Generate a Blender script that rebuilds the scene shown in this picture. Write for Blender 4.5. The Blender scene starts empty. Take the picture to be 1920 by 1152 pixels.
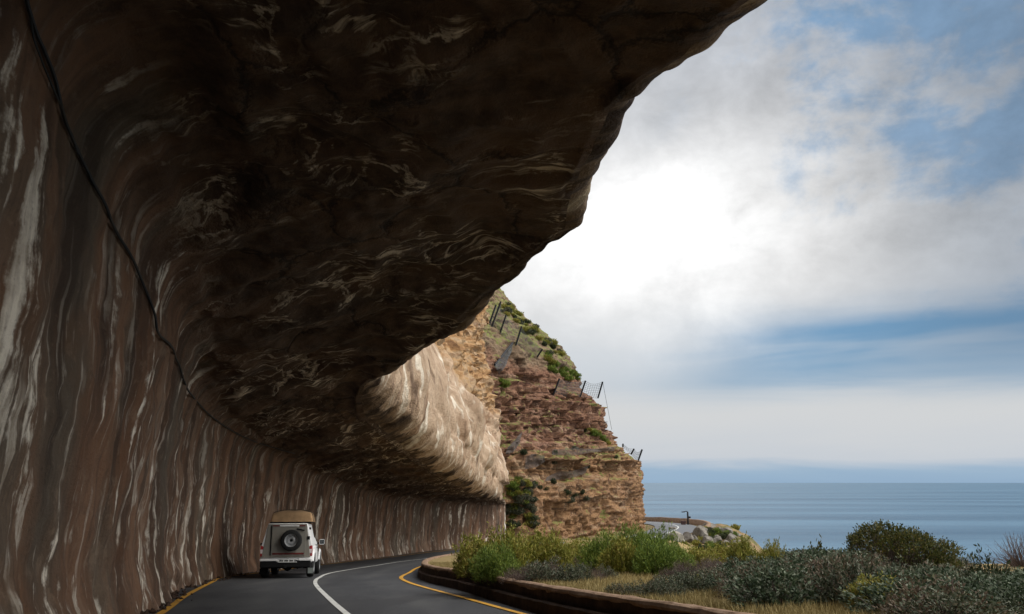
import bpy, bmesh, math, random
import numpy as np
from mathutils import Vector, Matrix, noise
from mathutils.bvhtree import BVHTree

R = math.radians
random.seed(7)
rng = np.random.default_rng(7)
scene = bpy.context.scene
COL = scene.collection
nz = noise.noise

# ------------------------------------------------------------------ camera geometry
F = 1600.0
TH = math.atan(329 / F)


def ray(px, py):
    a = (px - 960) / F
    b = (576 - py) / F
    y = math.cos(TH) - b * math.sin(TH)
    return a / y, (math.sin(TH) + b * math.cos(TH)) / y


def at(px, py, Y):
    a, e = ray(px, py)
    return Vector((a * Y, Y, e * Y))


def g(Y):
    """road height along the forward axis: downhill, then level"""
    if Y < 60:
        return -1.3 - .064 * Y
    if Y < 90:
        t = (Y - 60) / 30
        return -5.14 - 30 * (.064 * (t - t * t / 2) + .010 * t * t / 2)
    return -6.25 - .010 * (Y - 90)


def hit(px, py, H=0.0, start=3.0):
    a, e = ray(px, py)
    Y = start
    prev = None
    while Y < 400:
        v = e * Y - g(Y) - H
        if prev is not None and prev * v <= 0:
            break
        prev = v
        Y += .02
    return Vector((a * Y, Y, e * Y))


def sstep(a, b, x):
    t = min(1, max(0, (x - a) / (b - a)))
    return t * t * (3 - 2 * t)


def interp(pts, n_per=None, step=None):
    """Catmull-Rom through pts, resampled to an even step"""
    P = [Vector(p) for p in pts]
    P = [2 * P[0] - P[1]] + P + [2 * P[-1] - P[-2]]
    out = []
    for i in range(1, len(P) - 2):
        for k in range(24):
            t = k / 24
            p0, p1, p2, p3 = P[i - 1:i + 3]
            out.append(.5 * ((2 * p1) + (p2 - p0) * t + (2 * p0 - 5 * p1 + 4 * p2 - p3) * t * t + (3 * p1 - p0 - 3 * p2 + p3) * t ** 3))
    out.append(P[-2])
    if step is None:
        return out
    res = [out[0]]
    acc = 0
    for a, b in zip(out, out[1:]):
        d = (b - a).length
        if d < 1e-9:
            continue
        pos = step - acc
        while pos <= d:
            res.append(a.lerp(b, pos / d))
            pos += step
        acc = d - (pos - step)
    return res


# ------------------------------------------------------------------ node helpers
class X:
    """a socket with arithmetic"""
    def __init__(s, nt, k):
        s.nt, s.k = nt, k

    def m(s, op, *o, clamp=False):
        n = s.nt.nodes.new('ShaderNodeMath')
        n.operation = op
        n.use_clamp = clamp
        for i, v in enumerate((s,) + o):
            if isinstance(v, X):
                s.nt.links.new(v.k, n.inputs[i])
            else:
                n.inputs[i].default_value = v
        return X(s.nt, n.outputs[0])

    def __add__(s, o): return s.m('ADD', o)
    __radd__ = __add__
    def __sub__(s, o): return s.m('SUBTRACT', o)
    def __rsub__(s, o): return (s * -1.0) + o
    def __mul__(s, o): return s.m('MULTIPLY', o)
    __rmul__ = __mul__
    def __truediv__(s, o): return s.m('DIVIDE', o)
    def pow(s, o): return s.m('POWER', o)
    def abs(s): return s.m('ABSOLUTE')
    def min(s, o): return s.m('MINIMUM', o)
    def max(s, o): return s.m('MAXIMUM', o)

    def ss(s, a, b):
        n = s.nt.nodes.new('ShaderNodeMapRange')
        n.interpolation_type = 'SMOOTHSTEP'
        s.nt.links.new(s.k, n.inputs['Value'])
        flip = a > b
        n.inputs['From Min'].default_value = min(a, b)
        n.inputs['From Max'].default_value = max(a, b)
        n.inputs['To Min'].default_value = 1 if flip else 0
        n.inputs['To Max'].default_value = 0 if flip else 1
        return X(s.nt, n.outputs[0])

    def ramp(s, stops, mode='LINEAR'):
        n = s.nt.nodes.new('ShaderNodeValToRGB')
        n.color_ramp.interpolation = mode
        el = n.color_ramp.elements
        while len(el) < len(stops):
            el.new(.5)
        for e, (p, c) in zip(el, stops):
            e.position = p
            e.color = (*c, 1)
        s.nt.links.new(s.k, n.inputs[0])
        return X(s.nt, n.outputs[0])

    def gauss(s, c, w):
        d = (s - c) * (1.0 / w)
        return (d * d * -1.0).m('EXPONENT')


class Mat:
    def __init__(s, name, world=None):
        if world:
            s.nt = world.node_tree
        else:
            s.mat = bpy.data.materials.new(name)
            s.mat.use_nodes = True
            s.nt = s.mat.node_tree
        for n in list(s.nt.nodes):
            s.nt.nodes.remove(n)

    def new(s, t, **kw):
        n = s.nt.nodes.new(t)
        for k, v in kw.items():
            setattr(n, k, v)
        return n

    def out(s, node, name, k='x'):
        return X(s.nt, node.outputs[name])

    def pos(s):
        return X(s.nt, s.new('ShaderNodeNewGeometry').outputs['Position'])

    def nrm(s):
        return X(s.nt, s.new('ShaderNodeNewGeometry').outputs['Normal'])

    def island(s):
        return X(s.nt, s.new('ShaderNodeNewGeometry').outputs['Random Per Island'])

    def objrand(s):
        return X(s.nt, s.new('ShaderNodeObjectInfo').outputs['Random'])

    def uv(s):
        return X(s.nt, s.new('ShaderNodeTexCoord').outputs['UV'])

    def objco(s):
        return X(s.nt, s.new('ShaderNodeTexCoord').outputs['Object'])

    def sep(s, v):
        n = s.new('ShaderNodeSeparateXYZ')
        s.nt.links.new(v.k, n.inputs[0])
        return [X(s.nt, o) for o in n.outputs]

    def com(s, x, y, z=0.0):
        n = s.new('ShaderNodeCombineXYZ')
        for i, v in enumerate((x, y, z)):
            if isinstance(v, X):
                s.nt.links.new(v.k, n.inputs[i])
            else:
                n.inputs[i].default_value = v
        return X(s.nt, n.outputs[0])

    def scale(s, v, sx, sy, sz, off=(0, 0, 0)):
        n = s.new('ShaderNodeMapping')
        s.nt.links.new(v.k, n.inputs[0])
        n.inputs['Scale'].default_value = (sx, sy, sz)
        n.inputs['Location'].default_value = off
        return X(s.nt, n.outputs[0])

    def noise(s, v, scale=1.0, detail=4, rough=.55, dist=0.0, color=False, dims='3D'):
        n = s.new('ShaderNodeTexNoise', noise_dimensions=dims)
        s.nt.links.new(v.k, n.inputs['Vector'])
        n.inputs['Scale'].default_value = scale
        n.inputs['Detail'].default_value = detail
        n.inputs['Roughness'].default_value = rough
        n.inputs['Distortion'].default_value = dist
        return X(s.nt, n.outputs['Color' if color else 'Fac'])

    def voro(s, v, scale=1.0, feature='F1', out='Distance', rand=1.0):
        n = s.new('ShaderNodeTexVoronoi', feature=feature)
        s.nt.links.new(v.k, n.inputs['Vector'])
        n.inputs['Scale'].default_value = scale
        n.inputs['Randomness'].default_value = rand
        return X(s.nt, n.outputs[out])

    def mix(s, f, a, b, blend='MIX'):
        n = s.new('ShaderNodeMix', data_type='RGBA', blend_type=blend)
        n.clamp_factor = True
        for k, v in ((0, f), (6, a), (7, b)):
            if isinstance(v, X):
                s.nt.links.new(v.k, n.inputs[k])
            elif k == 0:
                n.inputs[0].default_value = v
            else:
                n.inputs[k].default_value = (*v, 1)
        return X(s.nt, n.outputs[2])

    def bump(s, h, strength=.5, dist=.05, prev=None):
        n = s.new('ShaderNodeBump')
        s.nt.links.new(h.k, n.inputs['Height'])
        n.inputs['Strength'].default_value = strength
        n.inputs['Distance'].default_value = dist
        if prev is not None:
            s.nt.links.new(prev.k, n.inputs['Normal'])
        return X(s.nt, n.outputs[0])

    def surf(s, color, rough=.8, normal=None, spec=.3, metal=0.0, **kw):
        n = s.new('ShaderNodeBsdfPrincipled')
        for k, v in (('Base Color', color), ('Roughness', rough), ('Metallic', metal), ('Specular IOR Level', spec)) + tuple(kw.items()):
            if isinstance(v, X):
                s.nt.links.new(v.k, n.inputs[k])
            elif isinstance(v, tuple):
                n.inputs[k].default_value = (*v, 1)
            else:
                n.inputs[k].default_value = v
        if normal is not None:
            s.nt.links.new(normal.k, n.inputs['Normal'])
        o = s.new('ShaderNodeOutputMaterial')
        s.nt.links.new(n.outputs[0], o.inputs[0])
        return s.mat


def plain(name, c, rough=.6, metal=0.0, spec=.4, var=.25, scale=6.0, bump=0.0):
    m = Mat(name)
    p = m.objco()
    n = m.noise(p, scale, 5, .6)
    lo = tuple(v * (1 - var) for v in c)
    hi = tuple(min(1, v * (1 + var)) for v in c)
    col = n.ramp([(.3, lo), (.7, hi)])
    b = m.bump(m.noise(p, scale * 6, 3), bump, .02) if bump else None
    return m.surf(col, rough, b, spec, metal)


# ------------------------------------------------------------------ object helpers
def tag(o, label=None, cat=None, group=None, kind=None):
    if label: o['label'] = label
    if cat: o['category'] = cat
    if group: o['group'] = group
    if kind: o['kind'] = kind
    return o


def link(name, me, mat, parent=None):
    o = bpy.data.objects.new(name, me)
    COL.objects.link(o)
    if mat is not None and not me.materials:
        me.materials.append(mat)
    if parent is not None:
        o.parent = parent
    return o


def empty(name, loc=(0, 0, 0), rot=(0, 0, 0)):
    o = bpy.data.objects.new(name, None)
    o.empty_display_size = .3
    o.location = loc
    o.rotation_euler = rot
    COL.objects.link(o)
    return o


def mesh_np(name, V, Fq, smooth=False, uv=None, normals=None):
    me = bpy.data.meshes.new(name)
    V = np.asarray(V, dtype=np.float32).reshape(-1, 3)
    Fq = np.asarray(Fq, dtype=np.int32)
    k = Fq.shape[1]
    me.vertices.add(len(V))
    me.vertices.foreach_set('co', V.ravel())
    me.loops.add(Fq.size)
    me.loops.foreach_set('vertex_index', Fq.ravel())
    me.polygons.add(len(Fq))
    me.polygons.foreach_set('loop_start', np.arange(0, Fq.size, k, dtype=np.int32))
    me.polygons.foreach_set('loop_total', np.full(len(Fq), k, dtype=np.int32))
    if smooth:
        me.polygons.foreach_set('use_smooth', np.ones(len(Fq), dtype=bool))
    if uv is not None:
        l = me.uv_layers.new(name='UVMap')
        l.data.foreach_set('uv', np.asarray(uv, dtype=np.float32).reshape(-1, 2)[Fq.ravel()].ravel())
    me.update(calc_edges=True)
    me.validate()
    if normals is not None:
        me.normals_split_custom_set_from_vertices(np.asarray(normals, dtype=np.float32).reshape(-1, 3))
    return me


def grid_faces(nu, nv, flip=False):
    i = np.arange(nu - 1)[:, None] * nv + np.arange(nv - 1)[None, :]
    q = np.stack([i, i + nv, i + nv + 1, i + 1], -1).reshape(-1, 4)
    return q[:, ::-1] if flip else q


def grid_normals(P):
    du = np.gradient(P, axis=0)
    dv = np.gradient(P, axis=1)
    n = np.cross(du, dv)
    return n / (np.linalg.norm(n, axis=-1, keepdims=True) + 1e-9)


class MB:
    """collects shapes into one mesh"""
    def __init__(s):
        s.v, s.f = [], []

    def add(s, V, Fs):
        b = len(s.v)
        s.v += [Vector(v) for v in V]
        s.f += [tuple(i + b for i in f) for f in Fs]
        return s

    def box(s, x0, x1, y0, y1, z0, z1, M=None):
        V = [Vector((x, y, z)) for x in (x0, x1) for y in (y0, y1) for z in (z0, z1)]
        if M: V = [M @ v for v in V]
        return s.add(V, [(0, 1, 3, 2), (4, 6, 7, 5), (0, 4, 5, 1), (2, 3, 7, 6), (0, 2, 6, 4), (1, 5, 7, 3)])

    def tube(s, pts, r, n=6, caps=True):
        pts = [Vector(p) for p in pts]
        rs = r if isinstance(r, (list, tuple)) else [r] * len(pts)
        V, Fs = [], []
        up = Vector((0, 0, 1))
        for i, p in enumerate(pts):
            t = (pts[min(i + 1, len(pts) - 1)] - pts[max(i - 1, 0)]).normalized()
            u = up if abs(t.dot(up)) < .95 else Vector((1, 0, 0))
            a = t.cross(u).normalized()
            b = t.cross(a)
            for k in range(n):
                w = 2 * math.pi * k / n
                V.append(p + (a * math.cos(w) + b * math.sin(w)) * rs[i])
        for i in range(len(pts) - 1):
            for k in range(n):
                Fs.append((i * n + k, i * n + (k + 1) % n, (i + 1) * n + (k + 1) % n, (i + 1) * n + k))
        if caps:
            Fs.append(tuple(range(n))[::-1])
            Fs.append(tuple(range((len(pts) - 1) * n, len(pts) * n)))
        return s.add(V, Fs)

    def lathe(s, prof, axis='x', c=(0, 0, 0), n=28):
        V, Fs = [], []
        c = Vector(c)
        m = len(prof)
        for k in range(n):
            w = 2 * math.pi * k / n
            for (r, h) in prof:
                cs, sn = r * math.cos(w), r * math.sin(w)
                V.append(c + (Vector((h, cs, sn)) if axis == 'x' else Vector((cs, h, sn)) if axis == 'y' else Vector((cs, sn, h))))
        for k in range(n):
            k2 = (k + 1) % n
            for j in range(m - 1):
                Fs.append((k * m + j, k2 * m + j, k2 * m + j + 1, k * m + j + 1))
        return s.add(V, Fs)

    def loft(s, secs, caps=True):
        """secs: list of equal-length rings"""
        n = len(secs[0])
        V = [p for sec in secs for p in sec]
        Fs = []
        for i in range(len(secs) - 1):
            for k in range(n):
                Fs.append((i * n + k, i * n + (k + 1) % n, (i + 1) * n + (k + 1) % n, (i + 1) * n + k))
        if caps:
            Fs.append(tuple(range(n))[::-1])
            Fs.append(tuple(range((len(secs) - 1) * n, len(secs) * n)))
        return s.add(V, Fs)

    def build(s, name, mat, parent=None, bevel=0.0, smooth=False):
        me = bpy.data.meshes.new(name)
        me.from_pydata([tuple(v) for v in s.v], [], s.f)
        bm = bmesh.new()
        bm.from_mesh(me)
        bmesh.ops.recalc_face_normals(bm, faces=bm.faces)
        if bevel:
            bmesh.ops.bevel(bm, geom=[e for e in bm.edges if len(e.link_faces) == 2 and e.calc_face_angle(0) > .6], offset=bevel, segments=2, affect='EDGES', profile=.5)
        bm.to_mesh(me)
        bm.free()
        if smooth:
            for p in me.polygons: p.use_smooth = True
            me.set_sharp_from_angle(angle=R(40))
        return link(name, me, mat, parent)


def copy_tree(o, parent=None):
    c = o.copy()
    COL.objects.link(c)
    if parent is not None:
        c.parent = parent
    for ch in list(o.children):
        copy_tree(ch, c)
    return c


# ------------------------------------------------------------------ camera
cam = bpy.data.cameras.new('camera')
cam.sensor_width = 36
cam.lens = F * 36 / 1920
cam.clip_start = .1
cam.clip_end = 300000
co = bpy.data.objects.new('camera', cam)
co.rotation_euler = (math.pi / 2 + TH, 0, 0)
COL.objects.link(co)
scene.camera = co

# ------------------------------------------------------------------ world: sky with cloud
SUN_AZ, SUN_EL = 104.0, 52.0
w = bpy.data.worlds.new('World')
scene.world = w
w.use_nodes = True
m = Mat('sky', w)
tc = m.new('ShaderNodeTexCoord')
d = X(m.nt, tc.outputs['Generated'])
dx, dy, dz = m.sep(d)
el = dz.m('ARCSINE') * (180 / math.pi)
az = dx.m('ARCTAN2', dy) * (180 / math.pi)
sky = m.new('ShaderNodeTexSky', sky_type='NISHITA', sun_disc=False)
sky.sun_elevation = R(SUN_EL)
sky.sun_rotation = R(SUN_AZ)
sky.air_density = 1.0
sky.dust_density = .6
nish = m.mix(1.0, X(m.nt, sky.outputs[0]), (.085, .085, .085), 'MULTIPLY')
ae = m.com(az, el)
wisp = m.noise(m.scale(ae, .035, .30, 1), 1, 5, .55, .6, dims='2D')     # long level bands
puff = m.noise(m.scale(ae, .085, .13, 1, (3.1, 1.7, 0)), 1, 8, .60, .12, dims='2D')
fine = m.noise(m.scale(ae, .22, .32, 1, (9.2, 4.7, 0)), 1, 8, .62, .15, dims='2D')
elw = el + (wisp - .5) * 2.4
white = (.80, .81, .84)
cloud = (elw * (1 / 60)).ramp([(0.0, (.30, .43, .58)), (.011, (.33, .46, .60)), (.022, (.57, .61, .66)), (.07, (.66, .67, .675)), (.13, (.62, .66, .70)), (.20, (.68, .685, .69)), (.30, (.64, .64, .64)), (.50, (.47, .50, .55)), (1, (.77, .74, .71))])
# level blue gap low on the right
streak = m.noise(m.scale(ae, .045, .42, 1, (5.2, 2.7, 0)), 1, 3, .5, .3, dims='2D')
gap1 = (elw.gauss(8.3, 2.2) * az.ss(7, 21) * 1.15).min(1.0) * (.50 + streak.ss(.30, .66) * .5)
gap1b = elw.gauss(6.2, 1.2) * az.ss(0, 15) * .35
# blue gaps high on the right
gap2 = (puff + az.ss(14, 34) * .17 - elw.gauss(13, 3) * .16).ss(.50, .70) * el.ss(8, 14) * az.ss(8, 22) * .75
behind = (puff).ss(.5, .72) * (1.0 - az.abs().ss(60, 34)) * .8 * el.ss(4, 12)
blue = m.mix(.35, (.095, .30, .54), nish)
gap = (gap1 + gap1b + gap2 + behind).min(1.0)
col = m.mix(gap, cloud, blue)
edge = az.ss(18, 33) * el.ss(4, 9)
col = m.mix(edge * .5, col, (.145, .215, .31))
glow = (az.gauss(9.5, 9.6) * (el + (puff - .5) * 7.0).gauss(16.3, 5.0)) * (.42 + fine * 1.05)
shade = (puff - .5) * .9 + (fine - .5) * .8
lum = (1.0 + shade * el.ss(8, 18) * .75)
col = m.mix(1.0, col, m.com(lum, lum, lum), 'MULTIPLY')
col = m.mix((glow * 1.35).min(1.0), col, (1.12, 1.12, 1.12))
# the overcast is brightest overhead
zen = 1.0 + el.ss(33, 62) * 1.3
col = m.mix(1.0, col, m.com(zen, zen, zen), 'MULTIPLY')
# broad warm sky glow out of view to the right, added to brighten the tunnel
sv = (dx * (math.sin(R(SUN_AZ)) * math.cos(R(40))) + dy * (math.cos(R(SUN_AZ)) * math.cos(R(40))) + dz * math.sin(R(40)))
sg = sv.ss(.42, 1.0)
sg = sg * sg * 2.5
add = m.com(sg * 1.0, sg * .93, sg * .82)
col = m.mix(1.0, col, add, 'ADD')
below = el.ss(-1.0, -.05)
col = m.mix(below, (.10, .15, .20), col)
bg = m.new('ShaderNodeBackground')
m.nt.links.new(col.k, bg.inputs[0])
bg.inputs[1].default_value = 1.0
wo = m.new('ShaderNodeOutputWorld')
m.nt.links.new(bg.outputs[0], wo.inputs[0])

sl = bpy.data.lights.new('sun', 'SUN')
sl.energy = 1.7
sl.angle = R(18)
sl.color = (1, .95, .88)
so = bpy.data.objects.new('sun', sl)
sd = Vector((math.sin(R(SUN_AZ)) * math.cos(R(SUN_EL)), math.cos(R(SUN_AZ)) * math.cos(R(SUN_EL)), math.sin(R(SUN_EL))))
so.rotation_euler = sd.to_track_quat('Z', 'Y').to_euler()
COL.objects.link(so)

# ------------------------------------------------------------------ plan curves
K_pts = [(5.2, -40), (5.0, -20), (4.4, 0), (3.4, 6), (2.3, 10.7), (.5, 16.3), (-1.4, 24), (-2.75, 28.7), (-3.55, 33.6), (-4.1, 42), (-4.0, 53), (-3.2, 62), (-1.6, 71), (1.0, 78.5), (5.0, 84)]
K_curve = interp([(x, y, 0) for x, y in K_pts])
K_Y = np.array([p.y for p in K_curve])
K_X = np.array([p.x for p in K_curve])
def KX(Y): return float(np.interp(Y, K_Y, K_X))

# ------------------------------------------------------------------ rock half tunnel
HJ_Y = [-30, 9, 12.5, 17, 27, 46, 70, 93]
HJ_H = [7.2, 7.2, 6.7, 5.8, 5.3, 4.9, 4.6, 4.0]
lip_px = [((1460, -6), 7, (-5.55, 9)), ((1330, 112), 7, (-5.8, 10.4)), ((1212, 192), 7, (-5.95, 11.6)), ((1150, 294), 7, (-6.3, 13.5)),
          ((1110, 384), 7, (-6.7, 15.5)), ((1096, 442), 7, (-7.05, 17.0)), ((1036, 488), 6.8, (-7.45, 18.4)), ((950, 550), 6.6, (-8.1, 20.5)),
          ((870, 615), 6.4, (-8.85, 23)), ((800, 660), 6.2, (-9.5, 25.6)), ((728, 716), 6.0, (-10.3, 30)), ((752, 772), 5.7, (-10.85, 35)),
          ((795, 818), 5.4, (-11, 40)), ((848, 872), 5.1, (-10.9, 50)), ((898, 913), 4.9, (-10.2, 66))]
secs = [((5.6, -34), 7, (-4.6, -34)), ((5.4, -12), 7, (-4.6, -12)), ((4.4, 3.5), 7, (-5.0, 2)), ((3.6, 6.6), 7, (-5.3, 6))]
for (p, H, W) in lip_px:
    q = hit(p[0], p[1], H)
    secs.append(((q.x, q.y), H, W))
secs += [((-1.55, 77), 4.7, (-7.6, 80)), ((-.95, 88), 4.3, (-1.1, 93.5)), ((-2.0, 93), 4.2, (-2.2, 98)), ((-7, 99), 4.2, (-8, 103))]
# interpolate the sections along the tunnel
ctl = [(*s[0], s[1], *s[2]) for s in secs]
def cr(i, t):
    P = [np.array(ctl[min(max(j, 0), len(ctl) - 1)]) for j in (i - 1, i, i + 1, i + 2)]
    return .5 * ((2 * P[1]) + (P[2] - P[0]) * t + (2 * P[0] - 5 * P[1] + 4 * P[2] - P[3]) * t * t + (3 * P[1] - P[0] - 3 * P[2] + P[3]) * t ** 3)
sec_fine = []
for i in range(len(ctl) - 1):
    L = np.linalg.norm(np.array(ctl[i + 1])[3:5] - np.array(ctl[i])[3:5])
    L = max(L, np.linalg.norm(np.array(ctl[i + 1])[0:2] - np.array(ctl[i])[0:2]))
    yy = ctl[i][1]
    st = .8 if yy < 2 else .11 if yy < 26 else .2
    n = max(2, int(L / st))
    for k in range(n):
        sec_fine.append(cr(i, k / n))
sec_fine.append(np.array(ctl[-1], float))
NU = len(sec_fine)
NVW, NVR, NVL, NVO = 52, 84, 26, 150      # wall, roof, lip, outer face
NV = NVW + NVR + NVL + NVO
P = np.zeros((NU, NV, 3))
UV = np.zeros((NU, NV, 2))
SEG = np.zeros((NV,))

def crv(pts, n, endpoint=False):
    q = interp([(a, b, 0) for a, b in pts])
    d = [0]
    for a, b in zip(q, q[1:]): d.append(d[-1] + (b - a).length)
    t = np.linspace(0, d[-1], n, endpoint=endpoint)
    return np.stack([np.interp(t, d, [p.x for p in q]), np.interp(t, d, [p.y for p in q])], -1)

uacc = 0
for i, s in enumerate(sec_fine):
    lx, ly, H, wx, wy = s
    if i:
        pr = sec_fine[i - 1]
        uacc += .5 * (math.hypot(lx - pr[0], ly - pr[1]) + math.hypot(wx - pr[3], wy - pr[4]))
    wd = math.hypot(lx - wx, ly - wy)
    Hj = float(np.interp(wy, HJ_Y, HJ_H))
    nearf = 1 - sstep(22, 30, ly)
    wall = [(0, -.5), (-.03, Hj * .22), (.06, Hj * .47), (.18, Hj - 1.3), (.27, Hj - .55), (.48, Hj - .12), (.95, Hj + .10)]
    k = min(1, wd / 7)
    ff = sstep(23, 31, ly)
    roof = [(.95 * k, Hj + .10), (2.0 * k, Hj + .25), (wd * .5, .5 * (Hj + H) + .22), (wd * .76, H + .12 + .1 * ff), (wd - .55 - 1.5 * ff * k, H - .02)]
    lip = [(wd - .55 - 1.5 * ff * k, H - .02), (wd - .18 - .75 * ff * k, H + .06 + .12 * ff), (wd - .01 - .2 * ff * k, H + .3 + .4 * ff), (wd + .02, H + .8 + 1.0 * ff)]
    oa = [(wd + .02, H + .8 + 1.0 * ff), (wd - .1, H + 2 + .6 * ff), (wd - .9, H + 4), (wd - 3, H + 7), (wd - 7, H + 11), (wd - 12, H + 15), (wd - 20, H + 20)]
    ob = [(wd + .02, H + .8 + 1.0 * ff), (wd + .10, H + 2 + .6 * ff), (wd - .25, H + 4.2), (wd - 1.5, H + 8), (wd - 2.9, H + 14), (wd - 4.6, H + 20), (wd - 12, H + 30)]
    outer = [(a[0] * nearf + b[0] * (1 - nearf), a[1] * nearf + b[1] * (1 - nearf)) for a, b in zip(oa, ob)]
    prof = np.concatenate([crv(wall, NVW), crv(roof, NVR), crv(lip, NVL), crv(outer, NVO, True)])
    dl = np.linalg.norm(np.diff(prof, axis=0), axis=1)
    v = np.concatenate([[0], np.cumsum(dl)])
    v -= v[NVW]
    tt = prof[:, 0] / max(wd, .01)
    P[i, :, 0] = wx + (lx - wx) * tt
    P[i, :, 1] = wy + (ly - wy) * tt
    if ly > 58:   # the buttress above the far end steps back from the road
        P[i, :, 0] -= np.where(np.arange(NV) >= NVW + NVR, 1.9 * sstep(58, 80, ly) * np.clip((prof[:, 1] - H - 5) / 8, 0, 1), 0)
    gy = g(wy) * (1 - np.clip(tt, 0, 1)) + g(ly) * np.clip(tt, 0, 1)
    P[i, :, 2] = gy + prof[:, 1]
    UV[i, :, 0] = uacc
    UV[i, :, 1] = v
Nn = grid_normals(P)          # wall normals must face the road
c = P[NU // 3, 10]
if Nn[NU // 3, 10, 0] < 0: Nn = -Nn; FLIP = True
else: FLIP = False
D = np.zeros((NU, NV))
OUT0 = NVW + NVR + NVL
for i in range(NU):
    for j in range(NV):
        u, v = UV[i, j]
        x, y, z = P[i, j]
        far = sstep(30, 60, y)
        flute = nz(Vector((u * .55, v * .09, 1.3))) * .20 + nz(Vector((u * 1.5, v * .2 + .3 * nz(Vector((u * .4, v * .4, 2))), 7.7))) * .085
        lump = nz(Vector((x * .32, y * .32, z * .32))) * .28 + nz(Vector((x * .9, y * .9, z * .9 + 5))) * .10
        tin = nz(Vector((x * 2.7, y * 2.7, z * 2.7))) * .035
        if j < NVW:
            crag = abs(nz(Vector((x * 1.1, y * 1.1, z * .8 + 2)))) * .16 + abs(nz(Vector((x * 3.3, y * 3.3, z * 2.2)))) * .06
            d_ = flute * .8 + lump * .6 + tin * 1.1 - crag + .06
            if P[i, j, 2] - g(y) < .9:
                kk = 1 - (P[i, j, 2] - g(y)) / .9
                d_ += max(0, kk) * (.12 + .25 * abs(nz(Vector((u * 1.8, v * 1.2, 3)))))
        elif j < NVW + NVR:
            b = (j - NVW) / NVR
            rip = nz(Vector((u * 1.1 + .5 * nz(Vector((v * .5, u * .3, 3))), v * .3, 11))) * .10
            fold = (.5 - abs(nz(Vector((u * .35, v * .22, 17))))) * .26 - .10
            crag = abs(nz(Vector((x * .8, y * .8, z * .8 + 2)))) * .30 + abs(nz(Vector((x * 2.4, y * 2.4, z * 2.4)))) * .10
            d_ = flute * (1 - b) * .6 + lump * (1.15 - .5 * b) + rip + tin * 1.3 + (fold - crag + .12) * (1 - .7 * sstep(.75, 1, b))
        elif j < OUT0:
            d_ = lump * .5 + flute * .7 + tin * 1.6 - abs(nz(Vector((x * 1.9, y * 1.9, z * 1.9 + 6)))) * .07 + .02 + far * (j - NVW - NVR) / NVL * (nz(Vector((u * .75, v * .12, 5))) * .42 + nz(Vector((u * 2.0, v * .25, 9))) * .16)
        else:
            h = v - UV[i, OUT0, 1]
            bk = sstep(3.0, 7.0, h + 2.5 * nz(Vector((u * .25, 0, 4))))
            z0_ = z + .35 * nz(Vector((u * .4, v * .3, 2)))
            cell = noise.cell(Vector((u * .45 + 3 * noise.cell(Vector((0, 0, z * .8))), 0, z * .8))) - .5
            cell2 = noise.cell(Vector((u * 1.1 + 7, 2, z * 2.0 + .4 * nz(Vector((u * .3, 0, z)))))) - .5
            drape = nz(Vector((u * .75 + .22 * h, v * .12, 5))) * .42 + nz(Vector((u * 2.0 + .5 * h, v * .25, 9))) * .16 + 1.05 * nz(Vector((u * .24 + .20 * h, v * .24, 15))) + .30 * nz(Vector((u * .7 + .35 * h, v * .5, 25))) - .30 * abs(nz(Vector((x * .9, y * .9, z * .9 + 31)))) + .06 - .12 * abs(nz(Vector((x * 2.6, y * 2.6, z * 2.6)))) - .22 * abs(nz(Vector((u * .8 + .4 * h, v * .3, 19))))
            rdg = abs(nz(Vector((x * .45, y * .45, z * .6)))) * 1.1 + abs(nz(Vector((x * 1.3, y * 1.3, z * 1.6 + 3)))) * .5 + abs(nz(Vector((x * 3.1, y * 3.1, z * 3.6 + 3)))) * .2
            d_ = (flute * .8 + lump * .8 + drape * far + tin) * (1 - bk) + bk * (cell * .5 + cell2 * .25 + lump * 1.2 - rdg + .3 + nz(Vector((x * .15, y * .15, z * .15))) * 1.2)
            if far < .01: d_ = min(d_, .15)
        D[i, j] = d_
P2 = P + Nn * D[..., None]
N2 = grid_normals(P2) * (-1 if FLIP else 1)

m = Mat('tunnel_rock')
uv = m.uv()
u, v, _ = m.sep(uv)
pos = m.pos()
wn = m.noise(pos, .45, 3, .5, color=True)
wx, wy, wz = m.sep(wn)
pd = m.noise(m.com(u * .7, v * .28), 1, 3, color=True)
px_, py_, _ = m.sep(pd)
uw = u + (px_ - .5) * .26
vw = v + (py_ - .5) * 2.4
flow = m.noise(m.com(uw * .50, vw * .10), 1, 3, .5)                  # broad stain zones
flow2 = m.noise(m.com(uw * 1.3 + 11.0, vw * .13), 1, 3, .5)
flow3 = m.noise(m.com(uw * 6.0 + 4.0, vw * .45), 1, 5, .6)          # fibres
flow4 = m.noise(m.com(uw * 1.35 + 31.0, vw * .17), 1, 4, .55)
flow5 = m.noise(m.com(uw * 3.0 + 51.0, vw * .34), 1, 4, .5)
grain = m.noise(pos, 3.2, 7, .68)
big = m.noise(pos, .26, 5, .6)
base = m.mix(flow2.ss(.36, .62), (.205, .112, .066), (.078, .044, .027))
base = m.mix(flow.ss(.50, .64) * .75, base, (.115, .095, .070))          # grey olive bands
base = m.mix(flow.ss(.44, .32) * .7, base, (.25, .165, .112))           # pinkish tan
base = m.mix(big.ss(.54, .68) * .55, base, (.16, .070, .030))           # rust
base = m.mix(flow4.ss(.42, .33) * .7, base, (.040, .026, .018))         # damp dark streaks
base = m.mix(grain.ss(.52, .68) * .40, base, (.075, .052, .038))
base = m.mix(grain.ss(.46, .32) * .30, base, (.30, .215, .15))
base = m.mix(flow3.ss(.48, .32) * .4, base, (.055, .037, .026))
wmask = m.noise(m.com(u * .26 + 20.0, v * .22), 1, 5, .6)
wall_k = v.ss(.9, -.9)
low = v.ss(-2.0, -5.4)
ragged = (grain - .5) * .16 + (flow3 - .5) * .12
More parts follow.
